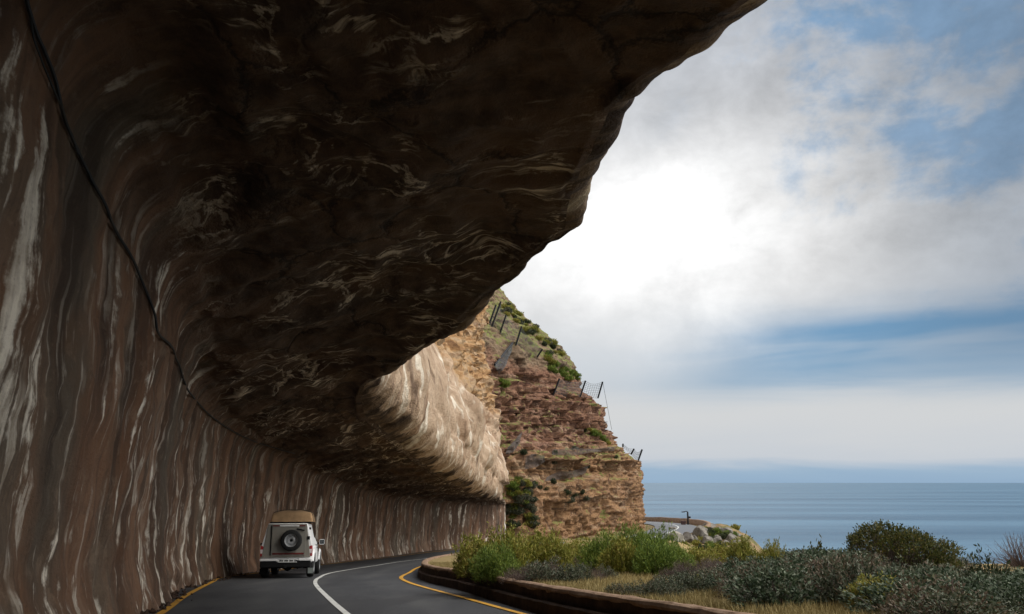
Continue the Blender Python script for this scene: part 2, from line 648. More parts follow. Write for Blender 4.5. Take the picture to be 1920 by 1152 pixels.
str1 = (flow4 + ragged * 1.5).ss(.57, .635) * wmask.ss(.44, .53)
str2 = (flow5 + ragged * 1.5).ss(.56, .63) * wmask.ss(.55, .46) * (low * .6 + .4)
str3 = (flow3 + ragged).ss(.58, .68) * wmask.ss(.40, .56) * (low * .7 + .1)
wstreak = ((str1 + str2 * .85) * (.45 + flow3 * .8) + str3 * .6).min(1.0) * wall_k
base = m.mix(wstreak, base, m.mix((flow3 * .6 + grain * .4).ss(.38, .62), (.36, .295, .225), (.80, .73, .62)))
# roof: rock colour darkened for shade, with pale feathery mineral wisps
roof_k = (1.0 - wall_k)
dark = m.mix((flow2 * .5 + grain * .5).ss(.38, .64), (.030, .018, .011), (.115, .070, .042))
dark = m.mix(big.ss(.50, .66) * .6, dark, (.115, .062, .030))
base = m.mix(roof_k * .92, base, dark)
ur = u + (wx - .5) * 1.7 + (px_ - .5) * .9
vr = v + (wy - .5) * 2.0
rm = m.noise(m.com(u * .26 + 4.0, v * .30 + 7.0), 1, 3, .5)
fib = m.noise(m.com(ur * 7.5, vr * 1.0), 1, 5, .6)
w1 = m.noise(m.com(ur * 1.5 + 3.0, vr * .42), 1, 6, .6)
w2 = m.noise(m.com(ur * .8 + 13.0, vr * .50 + 5.0), 1, 7, .62)
v2 = (1.0 - ((w2 - .5).abs() * 2.0)).ss(.955, .995)
ckd = m.noise(pos, 1.1, 5, .65, color=True)
ckv = m.new('ShaderNodeVectorMath', operation='MULTIPLY_ADD')
m.nt.links.new(ckd.k, ckv.inputs[0])
ckv.inputs[1].default_value = (1.1, 1.1, 1.1)
m.nt.links.new(pos.k, ckv.inputs[2])
ck = m.voro(X(m.nt, ckv.outputs[0]), .42, 'DISTANCE_TO_EDGE')
pale_ck = ck.ss(.022, .004) * rm.ss(.52, .60) * .8
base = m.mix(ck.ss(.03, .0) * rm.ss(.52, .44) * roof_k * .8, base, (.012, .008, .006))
roof_w = (pale_ck + w1.ss(.575, .68) * fib.ss(.40, .58) * rm.ss(.40, .56) * 1.7 + v2 * rm.ss(.44, .56) * fib.ss(.36, .56) * .7 + (fib + grain * .35 - .175).ss(.56, .72) * rm.ss(.46, .62) * .28).min(1.0) * roof_k
base = m.mix(roof_w, base, m.mix(fib.ss(.4, .65), (.36, .285, .20), (.72, .62, .48)))
base = m.mix(m.noise(pos, 14, 3).ss(.60, .75) * .3, base, (.03, .024, .02))
hb = m.noise(pos, 4, 9, .74) * 1.4 + ck.ss(.05, .0) * roof_k * -.8 + flow3 * .25 + flow4 * .35 + m.noise(pos, 40, 3) * .12
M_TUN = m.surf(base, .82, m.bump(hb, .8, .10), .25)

m = Mat('tunnel_face')
uv = m.uv()
u, v, _ = m.sep(uv)
pos = m.pos()
x_, y_, z_ = m.sep(pos)
wn = m.noise(pos, .35, 3, .5, color=True)
wx, wy, wz = m.sep(wn)
dr = m.noise(m.com(u * .45 + v * .22 + (wx - .5) * 2.6, v * .22 + (wy - .5) * 2.0), 1, 6, .62)
dr2 = m.noise(m.com(u * 1.1 + v * .55 + (wx - .5) * 3.5, v * .30 + (wz - .5) * 2.0), 1, 5, .55)
drape = dr.ramp([(.32, (.13, .080, .050)), (.42, (.36, .25, .165)), (.52, (.50, .37, .26)), (.60, (.36, .24, .155)), (.68, (.20, .13, .085))])
drape = m.mix(dr2.ss(.54, .66), drape, (.74, .66, .54))
drape = m.mix(dr2.ss(.42, .32) * .7, drape, (.12, .075, .05))
rk = m.noise(m.scale(pos, .5, .5, 1.1), 1, 6, .6)
rock = rk.ramp([(.32, (.17, .09, .045)), (.42, (.34, .19, .085)), (.50, (.43, .265, .13)), (.57, (.40, .28, .17)), (.64, (.26, .15, .08)), (.72, (.42, .33, .24))])
rock = m.mix(m.noise(m.scale(pos, 1.3, 1.3, .5), 1, 6, .7).ss(.56, .68) * .55, rock, (.10, .06, .035))
hh = v - 11.0 + (wz - .5) * 7.0
base = m.mix(hh.ss(1.8, 5.0), drape, rock)
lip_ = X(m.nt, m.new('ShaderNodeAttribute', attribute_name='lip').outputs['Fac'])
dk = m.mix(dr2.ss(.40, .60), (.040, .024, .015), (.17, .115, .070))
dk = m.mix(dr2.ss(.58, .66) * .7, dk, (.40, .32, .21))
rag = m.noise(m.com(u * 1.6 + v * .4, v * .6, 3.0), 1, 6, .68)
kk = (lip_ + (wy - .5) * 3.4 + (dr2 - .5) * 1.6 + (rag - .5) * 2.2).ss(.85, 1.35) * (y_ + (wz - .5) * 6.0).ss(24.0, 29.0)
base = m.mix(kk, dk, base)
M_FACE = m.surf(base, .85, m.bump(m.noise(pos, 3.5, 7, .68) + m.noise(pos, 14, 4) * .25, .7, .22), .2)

tunnel = empty('rock_tunnel', (0, 0, 0))
tag(tunnel, 'dark brown overhanging rock half tunnel with pale mineral streaks arching over the road', 'rock tunnel')
def sl_grid(name, j0, j1, mat):
    q = P2[:, j0:j1]
    me = mesh_np(name, q, grid_faces(NU, j1 - j0, FLIP), True, UV[:, j0:j1], N2[:, j0:j1])
    at_ = me.attributes.new('lip', 'FLOAT', 'POINT')
    at_.data.foreach_set('value', (UV[:, j0:j1, 1] - UV[:, NVW + NVR, 1][:, None]).ravel().astype(np.float32))
    return link(name, me, mat, tunnel)
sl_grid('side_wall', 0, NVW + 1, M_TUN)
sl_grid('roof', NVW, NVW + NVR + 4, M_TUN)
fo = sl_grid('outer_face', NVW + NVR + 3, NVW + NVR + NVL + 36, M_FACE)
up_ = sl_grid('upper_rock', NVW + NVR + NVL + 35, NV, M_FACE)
tag(up_, 'rough golden rock above the sprayed tunnel edge')
up_.data.polygons.foreach_set('use_smooth', np.zeros(len(up_.data.polygons), dtype=bool))
tag(fo, 'sunlit beige and golden outer rock face above the tunnel edge')
tunnel_bvh = BVHTree.FromPolygons([tuple(p) for p in P2.reshape(-1, 3)], [tuple(f) for f in grid_faces(NU, NV)])

# ------------------------------------------------------------------ cable along the top of the wall
def jpt(i, j, off=.05): return Vector(P2[i, j] + N2[i, j] * off)
def wall_trace(px):
    """points of a line pinned to the tunnel surface"""
    c = interp([(x, y, 0) for x, y in px], step=6)
    out = []
    for p in c:
        a_, e_ = ray(p.x, p.y)
        d_ = Vector((a_, 1, e_)).normalized()
        h = tunnel_bvh.ray_cast(Vector((0, 0, 0)), d_)
        if h[0] is not None:
            n_ = h[1] if h[1].dot(d_) < 0 else -h[1]
            out.append(h[0] + n_ * .05)
    for _ in range(3):
        out = [out[0]] + [(q + r_ * 2 + s_) / 4 for q, r_, s_ in zip(out, out[1:], out[2:])] + [out[-1]]
    return out
main_px = [(20, -120), (38, -40), (46, 10), (62, 66), (90, 132), (108, 205), (132, 268), (160, 325), (188, 378), (210, 430), (240, 480), (266, 540), (286, 590), (290, 625), (318, 650), (334, 690), (340, 712), (366, 752), (402, 786), (450, 815), (500, 834), (556, 850)]
side_px = [(34, -60), (48, 20), (54, 70), (66, 104), (84, 150), (104, 196), (118, 236), (140, 292)]
M_CABLE = plain('cable_rubber', (.008, .008, .009), .6)
cb = empty('power_cable', (0, 0, 0))
tag(cb, 'black cable pinned along the top of the tunnel wall', 'cable')
MB().tube(wall_trace(main_px), .024, 6).build('main_strand', M_CABLE, cb, smooth=True)
MB().tube(wall_trace(side_px), .013, 6).build('loose_strand', M_CABLE, cb, smooth=True)

# ------------------------------------------------------------------ road
m = Mat('asphalt')
pos = m.pos()
n1 = m.noise(pos, 55, 3, .7)
n2 = m.noise(m.scale(pos, 1.2, .25, 1), 1, 5, .6)
n3 = m.noise(pos, 160, 2, .6)
c = n1.ramp([(.32, (.012, .013, .015)), (.52, (.039, .040, .044)), (.70, (.11, .11, .115))])
c = m.mix(n2.ss(.45, .7) * .45, c, (.075, .074, .074))
c = m.mix(n2.ss(.5, .3) * .4, c, (.026, .026, .028))
ux, uy, _ = m.sep(m.uv())
trk = ((ux - .36).abs() - .085).abs().ss(.045, .0) + ((ux - .70).abs() - .085).abs().ss(.045, .0)
c = m.mix(trk * n2.ss(.3, .6) * .35, c, (.082, .081, .080))
pt = m.noise(m.scale(pos, .5, .12, 1), 1, 3, .5)
c = m.mix(pt.ss(.60, .615) * .5, c, (.030, .030, .033))
crk = m.voro(m.scale(pos, .5, .3, .5), 1, 'DISTANCE_TO_EDGE')
c = m.mix(crk.ss(.012, .0) * m.noise(pos, .5, 3).ss(.5, .6) * .7, c, (.012, .012, .013))
c = m.mix((ux + (n2 - .5) * .05).ss(.225, .19) * .6, c, (.10, .078, .058))
M_ROAD = m.surf(c, .78, m.bump(n1 + n3 * .5, .6, .012), .35)

def ribbon(name, left, right, mat, zoff, thick=None, **kw):
    V, Fq = [], []
    for a, b in zip(left, right):
        V += [(a[0], a[1], g(a[1]) + zoff), (b[0], b[1], g(b[1]) + zoff)]
    for i in range(len(left) - 1):
        Fq.append((2 * i, 2 * i + 1, 2 * i + 3, 2 * i + 2))
    o = link(name, mesh_np(name, V, Fq, True), mat)
    return tag(o, **kw)

def offset(curve, d):
    out = []
    for i, p in enumerate(curve):
        t = (curve[min(i + 1, len(curve) - 1)] - curve[max(i - 1, 0)])
        t.z = 0
        t.normalize()
        out.append(p + Vector((t.y, -t.x, 0)) * d)
    return out

rY = np.concatenate([np.arange(-40, 90, .5)])
Wc = interp([(s[3], s[4], 0) for s in [c_ for c_ in ctl]])
W_Y = np.array([p.y for p in Wc]); W_X = np.array([p.x for p in Wc])
o_ = np.argsort(W_Y)
V, Fq = [], []
NXR = 14
for k, Y in enumerate(rY):
    x0 = float(np.interp(Y, W_Y[o_], W_X[o_])) - 2.0
    x1 = KX(Y) + .35
    if Y > 60: x1 += sstep(60, 88, Y) * 10
    for q in range(NXR):
        X_ = x0 + (x1 - x0) * q / (NXR - 1)
        V.append((X_, Y, g(Y) - .012 * abs(q - (NXR - 1) / 2) / NXR))
road = link('road', mesh_np('road', V, grid_faces(len(rY), NXR, True), True, [(q / (NXR - 1), Y) for Y in rY for q in range(NXR)]), M_ROAD)
tag(road, 'dark grey two lane asphalt road curving through the half tunnel', 'road', kind='structure')

def paint(name, c, wear):
    m = Mat(name)
    pos = m.pos()
    n = m.noise(pos, 22, 5, .7)
    n2 = m.noise(pos, 2.2, 4, .6)
    col = m.mix((n * .6 + n2 * .5).ss(wear - .06, wear + .10), c, (.05, .05, .053))
    return m.surf(col, .65, m.bump(m.noise(pos, 60, 3), .3, .008), .3)
M_WHITE = paint('white_paint', (.60, .60, .57), .62)
M_YEL = paint('yellow_paint', (.58, .30, .035), .62)

def marking(name, pts, w, mat, label, cat):
    c = interp([(p.x, p.y, 0) for p in pts], step=.4)
    return ribbon(name, offset(c, -w / 2), offset(c, w / 2), mat, .010, label=label, cat=cat, kind='structure')
cl = [Vector((1.6, 0, 0)), Vector((-.6, 8, 0))] + [hit(*p) for p in [(650, 1152), (618, 1124), (596, 1102), (591, 1092), (598, 1084), (625, 1074), (700, 1061.5)]] + [Vector((-7.2, 46, 0)), Vector((-6.9, 56, 0)), Vector((-5.7, 67, 0)), Vector((-3.4, 76, 0)), Vector((.5, 84, 0))]
marking('centre_line', cl, .125, M_WHITE, 'solid white centre line painted along the curving road', 'road marking')
yl = [Vector((-3.4, -6, 0)), Vector((-4.6, 6, 0)), Vector((-5.4, 12, 0))] + [hit(*p) for p in [(300, 1152), (350, 1117), (398, 1092), (420, 1083)]] + [Vector((-10.35, 38, 0)), Vector((-10.3, 48, 0)), Vector((-9.8, 62, 0)), Vector((-7.6, 76, 0)), Vector((-3, 88, 0))]
marking('yellow_edge_line', yl, .14, M_YEL, 'yellow edge line painted beside the rock wall of the tunnel', 'road marking')
yr = [Vector((4.0, 0, 0)), Vector((2.0, 10.5, 0))] + [hit(*p) for p in [(980, 1152), (860, 1119), (800, 1103), (765, 1092), (752, 1083), (768, 1074)]] + [Vector((-4.6, 44, 0)), Vector((-4.5, 54, 0)), Vector((-3.6, 63, 0)), Vector((-2.0, 72, 0))]
marking('yellow_edge_line', yr, .14, M_YEL, 'yellow edge line curving around the stepped kerb wall', 'road marking')

# ------------------------------------------------------------------ stepped kerb wall
m = Mat('kerb_stone')
pos = m.pos()
n = m.noise(pos, 3.0, 6, .65)
n2 = m.noise(pos, 18, 4, .7)
c = n.ramp([(.3, (.022, .013, .009)), (.5, (.045, .027, .018)), (.7, (.085, .052, .036))])
c = m.mix(n2.ss(.55, .75) * .5, c, (.05, .035, .028))
M_KERB = m.surf(c, .9, m.bump(n + n2 * .6, .8, .03), .2)
m = Mat('coping_stone')
pos = m.pos()
n = m.noise(pos, 4.0, 6, .65)
c = n.ramp([(.3, (.14, .085, .052)), (.5, (.24, .155, .10)), (.7, (.34, .235, .165))])
M_COPE = m.surf(c, .9, m.bump(m.noise(pos, 14, 5, .7), .8, .025), .2)

kerb = empty('kerb_wall', (KX(12), 12, g(12)))
tag(kerb, 'low stepped brown stone wall curving along the inner road edge', 'low wall')
kc = [p for p in interp([(x, y, 0) for x, y in K_pts], step=.22) if p.y > -20]
def kerb_sweep(name, prof, mat, jit):
    n = len(prof)
    offs = [offset(kc, a) for a, b in prof]
    V = []
    for i in range(len(kc)):
        for q in range(n):
            p = offs[q][i]
            jx = jit * nz(Vector((p.x * 1.7, p.y * 1.7, q * .7))) + jit * .6 * nz(Vector((p.x * 6, p.y * 6, q)))
            V.append(Vector((p.x + jx, p.y, g(kc[i].y) + prof[q][1] + (jx * .8 if prof[q][1] > 0.05 else 0))) - kerb.location)
    return link(name, mesh_np(name, V, grid_faces(len(kc), n, True), True), mat, kerb)
lo = kerb_sweep('lower_course', [(0, -.1), (0, .08), (.005, .20), (.03, .225), (.13, .228), (.2, .228)], M_KERB, .018)
up = kerb_sweep('upper_course', [(.135, .18), (.13, .3), (.13, .42), (.14, .435)], M_KERB, .02)
cp = kerb_sweep('coping', [(.142, .38), (.112, .43), (.125, .47), (.16, .49), (.26, .495), (.33, .48), (.36, .45), (.37, .1)], M_COPE, .018)
for o in (lo, up, cp):
    o.data.set_sharp_from_angle(angle=R(24))

# ------------------------------------------------------------------ terrain on the sea side
def EX(Y):
    return float(np.interp(Y, [-30, 0, 10, 18, 28, 45, 70, 85, 95], [16, 15, 14, 13, 11.5, 9.0, 10, 13, 18]))
def gt(x, y):
    """ground height on the sea side of the kerb wall"""
    k = KX(y)
    h = g(y) + .42
    h += .034 * max(0, min(x - 2, 9)) * sstep(40, 20, y) if y < 40 else 0
    h += .10 * nz(Vector((x * .35, y * .35, 2))) * sstep(k + .6, k + 2.5, x) + .03 * nz(Vector((x * 1.6, y * 1.6, 2))) * sstep(k + .6, k + 1.5, x)
    e = x - EX(y)
    if e > 0:
        h -= .12 * e + .085 * e * e
    return h
tY = np.arange(-20, 92, .45)
NT = 80
V = []
for Y in tY:
    k = KX(Y) + .2
    e = EX(Y)
    for q in range(NT):
        f = q / (NT - 1)
        x = k + (e - k) * (f / .72) if f < .72 else e + 24 * ((f - .72) / .28) ** 1.3
        V.append((x, Y, gt(x, Y)))
m = Mat('dry_ground')
pos = m.pos()
n = m.noise(pos, .6, 5, .6)
n2 = m.noise(pos, 6, 5, .7)
c = n.ramp([(.3, (.22, .15, .07)), (.5, (.30, .22, .105)), (.7, (.20, .17, .07))])
c = m.mix(n2.ss(.5, .72) * .6, c, (.10, .07, .04))
M_DRY = m.surf(c, .95, m.bump(n2 + m.noise(pos, 30, 4) * .4, .9, .06), .1)
terr = link('ground', mesh_np('ground', V, grid_faces(len(tY), NT, True), True), M_DRY)
tag(terr, 'dry grassy ground between the kerb wall and the sea slope', 'ground', kind='structure')

# far headland with the road bend
road_far = [(-6, 88), (2, 95), (10, 105), (18.5, 117), (24.2, 130), (26.5, 142), (26.0, 152), (22, 161), (13, 168), (0, 172)]
rf = interp([(x, y, 0) for x, y in road_far], step=.7)
RFA = np.array([(p.x, p.y) for p in rf])
def rdist(x, y):
    dd = np.hypot(RFA[:, 0] - x, RFA[:, 1] - y)
    return float(dd.min())
def gr(y): return -6.3 - .010 * (y - 90) - .7 * math.exp(-((y - 112) / 13) ** 2)
def gh(x, y):
    rd = rdist(x, y)
    base = gr(y) + .35
    right = x - float(np.interp(y, [88, 100, 112, 125, 140, 150, 160, 175, 190], [15, 23, 30, 33.5, 35.0, 35, 33, 30, 24]))
    h = base + .6 * nz(Vector((x * .22, y * .22, 9))) + .25 * nz(Vector((x * .7, y * .7, 3)))
    h -= .10 * max(0, x - 27) + .5
    h -= max(0, 122 - y) * .05 * sstep(16, 24, x)
    if right > 0: h -= .2 * right + .42 * right ** 1.35
    if y > 166: h -= .5 * (y - 166) ** 1.3 * sstep(4, 9, rd)
    if y < 104 and x > 12: h -= .45 * (104 - y) ** 1.1 * sstep(12, 17, x)
    cxr = float(np.interp(y, RFA[:115, 1], RFA[:115, 0])) if y < 152 else 26
    if x > cxr: h += 1.0 * sstep(4.3, 6.2, rd) * sstep(11, 6.5, rd) * sstep(150, 138, y) * sstep(116, 124, y)
    k = sstep(5.6, 4.2, rd)
    return h * (1 - k) + (gr(y) - .12) * k
hx = np.arange(-12, 62, .8)
hy = np.arange(87, 196, .8)
V = [(x, y, gh(x, y)) for x in hx for y in hy]
m = Mat('headland_ground')
pos = m.pos()
n = m.noise(pos, .35, 5, .6)
n2 = m.noise(pos, 1.6, 5, .7)
c = n.ramp([(.3, (.20, .13, .07)), (.46, (.29, .20, .11)), (.55, (.11, .11, .04)), (.7, (.19, .15, .085))])
c = m.mix(n2.ss(.5, .66) * .7, c, (.07, .075, .03))
M_HEAD = m.surf(c, .95, m.bump(n2, .9, .3), .1)
head = link('headland', mesh_np('headland', V, grid_faces(len(hx), len(hy)), True), M_HEAD)
tag(head, 'scrubby rocky headland sloping down to the sea beyond the cliff', 'headland', kind='structure')
def far_ribbon(name, a, b, z, mat, **kw):
    A, B = offset(rf, a), offset(rf, b)
    V, Fq = [], []
    for p, q in zip(A, B):
        V += [(p.x, p.y, gr(p.y) + z), (q.x, q.y, gr(q.y) + z)]
    for i in range(len(A) - 1): Fq.append((2 * i, 2 * i + 1, 2 * i + 3, 2 * i + 2))
    return tag(link(name, mesh_np(name, V, Fq, True), mat), kind='structure', **kw)
M_ROADF = plain('far_asphalt', (.12, .125, .135), .8, var=.12, scale=1.5)
far_ribbon('road_bend', -3.6, 3.0, 0, M_ROADF, label='grey road bend disappearing behind the far cliff', cat='road')
far_ribbon('centre_line', -.09, .09, .012, M_WHITE, label='white centre line on the distant road bend', cat='road marking')
# low wall on the sea side of that bend
V = []
c_ = [p for p in rf if p.y > 126]
inner, outer_ = offset(c_, 4.3), offset(c_, 4.9)
for i, (p, q) in enumerate(zip(inner, outer_)):
    z = gr(p.y)
    hh = .75 + .12 * nz(Vector((i * .3, 0, 0)))
    V += [(p.x, p.y, z - .3), (p.x, p.y, z + hh), (q.x, q.y, z + hh), (q.x, q.y, z - .6)]
fw = link('stone_wall', mesh_np('stone_wall', V, grid_faces(len(c_), 4, True)), M_COPE)
tag(fw, 'low brown stone wall lining the distant road bend', 'low wall')

# ------------------------------------------------------------------ far cliff
plan = [(-14, 96), (-6, 99), (-1.5, 101.5), (3.5, 107), (9, 115.5), (15.3, 125), (19.2, 132), (21.0, 137.5), (20.8, 142), (17.5, 149), (10, 156), (-4, 162), (-20, 166)]
pc = interp([(x, y, 0) for x, y in plan], step=.19)
sil = [(1209, 1010), (1209, 975), (1209, 905), (1203, 868), (1180, 848), (1163, 833), (1143, 803), (1138, 768), (1120, 745), (1098, 738), (1086, 712), (1080, 690), (1060, 660), (1028, 628), (1000, 608), (972, 582), (952, 560), (935, 535), (880, 470)]
zs, ins = [], []
x0c = at(1209, 975, 138).x
for p in sil:
    a_, e_ = ray(p[0], p[1])
    s_ = (x0c - 138 * a_) / (.8 + .6 * a_)
    zs.append(e_ * (138 + .6 * s_))
    ins.append(s_)
zs = np.array(zs)
ins = np.array(ins)
zz = np.concatenate([np.arange(-10, 18, .17), np.arange(18, 50, .24)])
nn_ = []
for i, p in enumerate(pc):
    t = pc[min(i + 6, len(pc) - 1)] - pc[max(i - 6, 0)]
    t.normalize()
    nn_.append(Vector((t.y, -t.x, 0)))
NUc, NZc = len(pc), len(zz)
C = np.zeros((NUc, NZc, 3))
cellf = noise.cell
for i, p in enumerate(pc):
    n_ = nn_[i]
    ul = i * .19
    gully = math.exp(-((ul - 15.5) / 2.2) ** 2) * 1.6
    for j, z in enumerate(zz):
        inset = float(np.interp(z, zs, ins))
        big = nz(Vector((p.x * .09, p.y * .09, z * .07))) * 2.2 + nz(Vector((p.x * .22, p.y * .22, z * .16 + 4))) * .9
        dip = z - .05 * (p.x) + .5 * nz(Vector((ul * .12, z * .1, 0)))
        l1 = cellf(Vector((0, 0, dip / 2.5))) - .5
        l2 = cellf(Vector((3, 1, dip / .62))) - .5
        b1 = cellf(Vector((ul / 3.0 + 9 * cellf(Vector((1, 1, dip / 2.5))), 4, dip / 2.5))) - .5
        b2 = cellf(Vector((ul / 1.0 + 9 * cellf(Vector((2, 5, dip / .62))), 2, dip / .62))) - .5
        mid = sstep(-1, 3, z) * sstep(17, 13, z)
        amp = .46 + .62 * mid
        if z > 16.5: amp = .45
        l3 = cellf(Vector((6, 1, dip / .33))) - .5
        b3 = cellf(Vector((ul / .55 + 9 * cellf(Vector((7, 5, dip / .33))), 2, dip / .33))) - .5
        r = nz(Vector((p.x * .8, p.y * .8, z * 1.1))) * .22 + amp * (l3 * .22 + b3 * .42) - abs(nz(Vector((ul * .5, z * .25, 8)))) * .5
        dd = big * .75 + amp * (l1 * .9 + b1 * 1.0 + l2 * .22 + b2 * .55) + r - gully * sstep(8, 2, z)
        # keep the seaward corner where it is
        near = math.exp(-((p.x - 21) ** 2 + (p.y - 138) ** 2) / 60)
        dd -= near * (big * .75 + amp * (l1 * .7 + b1 * .6 + b2 * .2))
        C[i, j] = (p.x + n_.x * dd - .8 * inset, p.y + n_.y * dd + .6 * inset, z + .25 * l2 * mid + .1 * r)
m = Mat('cliff_rock')
pos = m.pos()
nrm = m.nrm()
x_, y_, z_ = m.sep(pos)
_, _, nzc = m.sep(nrm)
strat = m.noise(m.scale(pos, .06, .06, 1.5), 1, 7, .68)
mott = m.noise(m.scale(pos, .55, .55, .9), 1, 9, .74)
lrg = m.noise(pos, .10, 4, .55)
zc = z_ + (lrg - .5) * 11.0 + (mott - .5) * 3.0
tan = (mott * .6 + strat * .4).ramp([(.36, (.10, .052, .028)), (.43, (.26, .142, .070)), (.48, (.36, .215, .112)), (.52, (.23, .122, .066)), (.57, (.38, .255, .155)), (.62, (.27, .18, .105)), (.70, (.12, .075, .048))])
purp = (mott * .45 + strat * .55).ramp([(.36, (.055, .028, .022)), (.43, (.18, .088, .056)), (.49, (.30, .165, .10)), (.53, (.17, .085, .060)), (.58, (.33, .205, .135)), (.66, (.24, .155, .105)), (.74, (.10, .055, .042))])
sc = (mott * .6 + strat * .4).ramp([(.36, (.14, .10, .06)), (.5, (.24, .18, .115)), (.65, (.16, .12, .08))])
base = m.mix((zc - (x_ - 12.0).max(0.0) * .55).ss(2.5, 6.0), tan, purp)
base = m.mix(zc.ss(16.0, 19.0) * .75, base, sc)
ledge = m.noise(m.scale(pos, .10, .10, 2.6, (3, 5, 2)), 1, 4, .6)  # thin dark bands, the shade beneath ledges put into the colour
base = m.mix(ledge.ss(.60, .66) * .70, base, (.06, .036, .028))
jn = m.voro(m.scale(pos, .55, .55, .12), 1, 'DISTANCE_TO_EDGE')
base = m.mix(jn.ss(.035, .0) * mott.ss(.38, .52) * .7, base, (.05, .028, .020))
wet = m.noise(m.scale(pos, .9, .9, .07), 1, 5, .6)
base = m.mix(wet.ss(.60, .72) * mott.ss(.4, .55) * .55, base, (.045, .03, .025))
veg = m.noise(pos, .33, 5, .62)
vfine = m.noise(pos, 2.5, 4, .7)
vegm = (veg + nzc * .22 + z_.ss(14, 24) * .10 - .12).ss(.55, .62) * vfine.ss(.36, .56)
grn = vfine.ramp([(.35, (.075, .095, .026)), (.5, (.16, .185, .045)), (.65, (.25, .265, .085))])
base = m.mix(vegm * .9, base, grn)
cv = m.voro(m.scale(pos, .9, .9, 1.7), 1, 'DISTANCE_TO_EDGE')
base = m.mix(cv.ss(.04, 0) * .22, base, (.07, .042, .03))
M_CLIFF = m.surf(base, .92, m.bump(m.noise(m.scale(pos, 1, 1, 2), 1.3, 8, .7) + strat * .6, .9, .5), .15)
clf = link('cliff', mesh_np('cliff', C, grid_faces(NUc, NZc), False), M_CLIFF)
tag(clf, 'layered tan and purple cliff with green slopes rising above the sea', 'cliff', kind='structure')
cliff_bvh = BVHTree.FromPolygons([tuple(p) for p in C.reshape(-1, 3)], [tuple(f) for f in grid_faces(NUc, NZc)])

def on_cliff(px, py):
    a, e = ray(px, py)
    d = Vector((a, 1, e)).normalized()
    best = None
    for b in (cliff_bvh, tunnel_bvh):
        h = b.ray_cast(Vector((0, 0, 0)), d)
        if h[0] is not None and (best is None or h[3] < best[3]): best = h
    if best is None:
        return at(px, py, 137), Vector((0, -1, 0))
    n = best[1]
    if n.dot(d) > 0: n = -n
    return best[0], n

# ------------------------------------------------------------------ sea
m = Mat('sea_water')
pos = m.pos()
x_, y_, z_ = m.sep(pos)
b1 = m.noise(m.scale(pos, .0004, .0030, 1), 1, 7, .66)
b2 = m.noise(m.scale(pos, .004, .012, 1), 1, 5, .65)
c = b1.ramp([(.35, (.022, .070, .125)), (.6, (.085, .165, .24))])
bn = m.bump(m.noise(m.scale(pos, .012, .045, 1), 1, 8, .72), .6, 5.0)
rg = .28 + b1 * .22 + (b2 - .5) * .12
M_SEA = m.surf(c, rg, bn, .5, IOR=1.33)
S = 150000
V = [(-S, -S, -70), (S, -S, -70), (S, S, -70), (-S, S, -70)]
sea = link('sea', mesh_np('sea', V, [(0, 1, 2, 3)]), M_SEA)
tag(sea, 'calm blue grey ocean reaching to the horizon', 'sea', kind='structure')

# ------------------------------------------------------------------ pickup truck
def paint_car(name, c, rough=.35, dirt=.35):
    m = Mat(name)
    p = m.objco()
    _, _, z = m.sep(p)
    n = m.noise(p, 3, 5, .65)
    d = (n.ss(.40, .75) * dirt + z.ss(1.0, .45) * .45 * n).min(1.0)
    col = m.mix(d, c, (.20, .165, .13))
    return m.surf(col, m.noise(p, 5, 3) * .2 + rough, None, .5)
T_WHITE = paint_car('truck_white', (.82, .82, .82), .3, .15)
T_GREY = paint_car('truck_dusty_panel', (.19, .18, .155), .6, .5)
T_BLACK = plain('truck_black', (.006, .006, .0065), .8, spec=.2)
T_RUB = plain('tyre_rubber', (.007, .007, .007), .85, var=.4, scale=20, bump=.4)
T_RIM = plain('rim_metal', (.34, .345, .35), .4, .5)
T_GLASS = plain('dark_glass', (.015, .02, .022), .08, spec=.8)
T_RED = plain('red_lens', (.30, .012, .016), .3, spec=.6)
T_DRED = plain('red_reflector', (.12, .012, .010), .5)
T_CLEAR = plain('clear_lens', (.62, .55, .55), .25, spec=.7)
T_PLATE = plain('plate_white', (.62, .62, .60), .5)
T_FLAP = plain('flap_grey', (.17, .19, .18), .8)
T_TENT = plain('tent_canvas', (.30, .19, .10), .95, scale=3, bump=.3)

axle = hit(539, 1083)
HEAD = R(8.5)
fw_ = Vector((-math.sin(HEAD), math.cos(HEAD), 0))
rear = axle - fw_ * 1.0
truck = empty('pickup_truck', (rear.x, rear.y, g(rear.y) + .008), (-.064, 0, HEAD))
tag(truck, 'white pickup truck with a canopy and rear mounted spare wheel on the road', 'pickup truck')

def rrect(y, hw, z0, z1, r=.08, top=None, shift=0):
    top = hw if top is None else top
    pts = []
    for (cx, cz, a0) in ((1, 1, 0), (-1, 1, 90), (-1, 0, 180), (1, 0, 270)):
        hx = top if cz else hw
        for k in range(4):
            a = R(a0 + k * 30)
            pts.append(Vector((shift + cx * (hx - r) + r * math.cos(a), y, (z1 - r if cz else z0 + r) + r * math.sin(a))))
    return pts

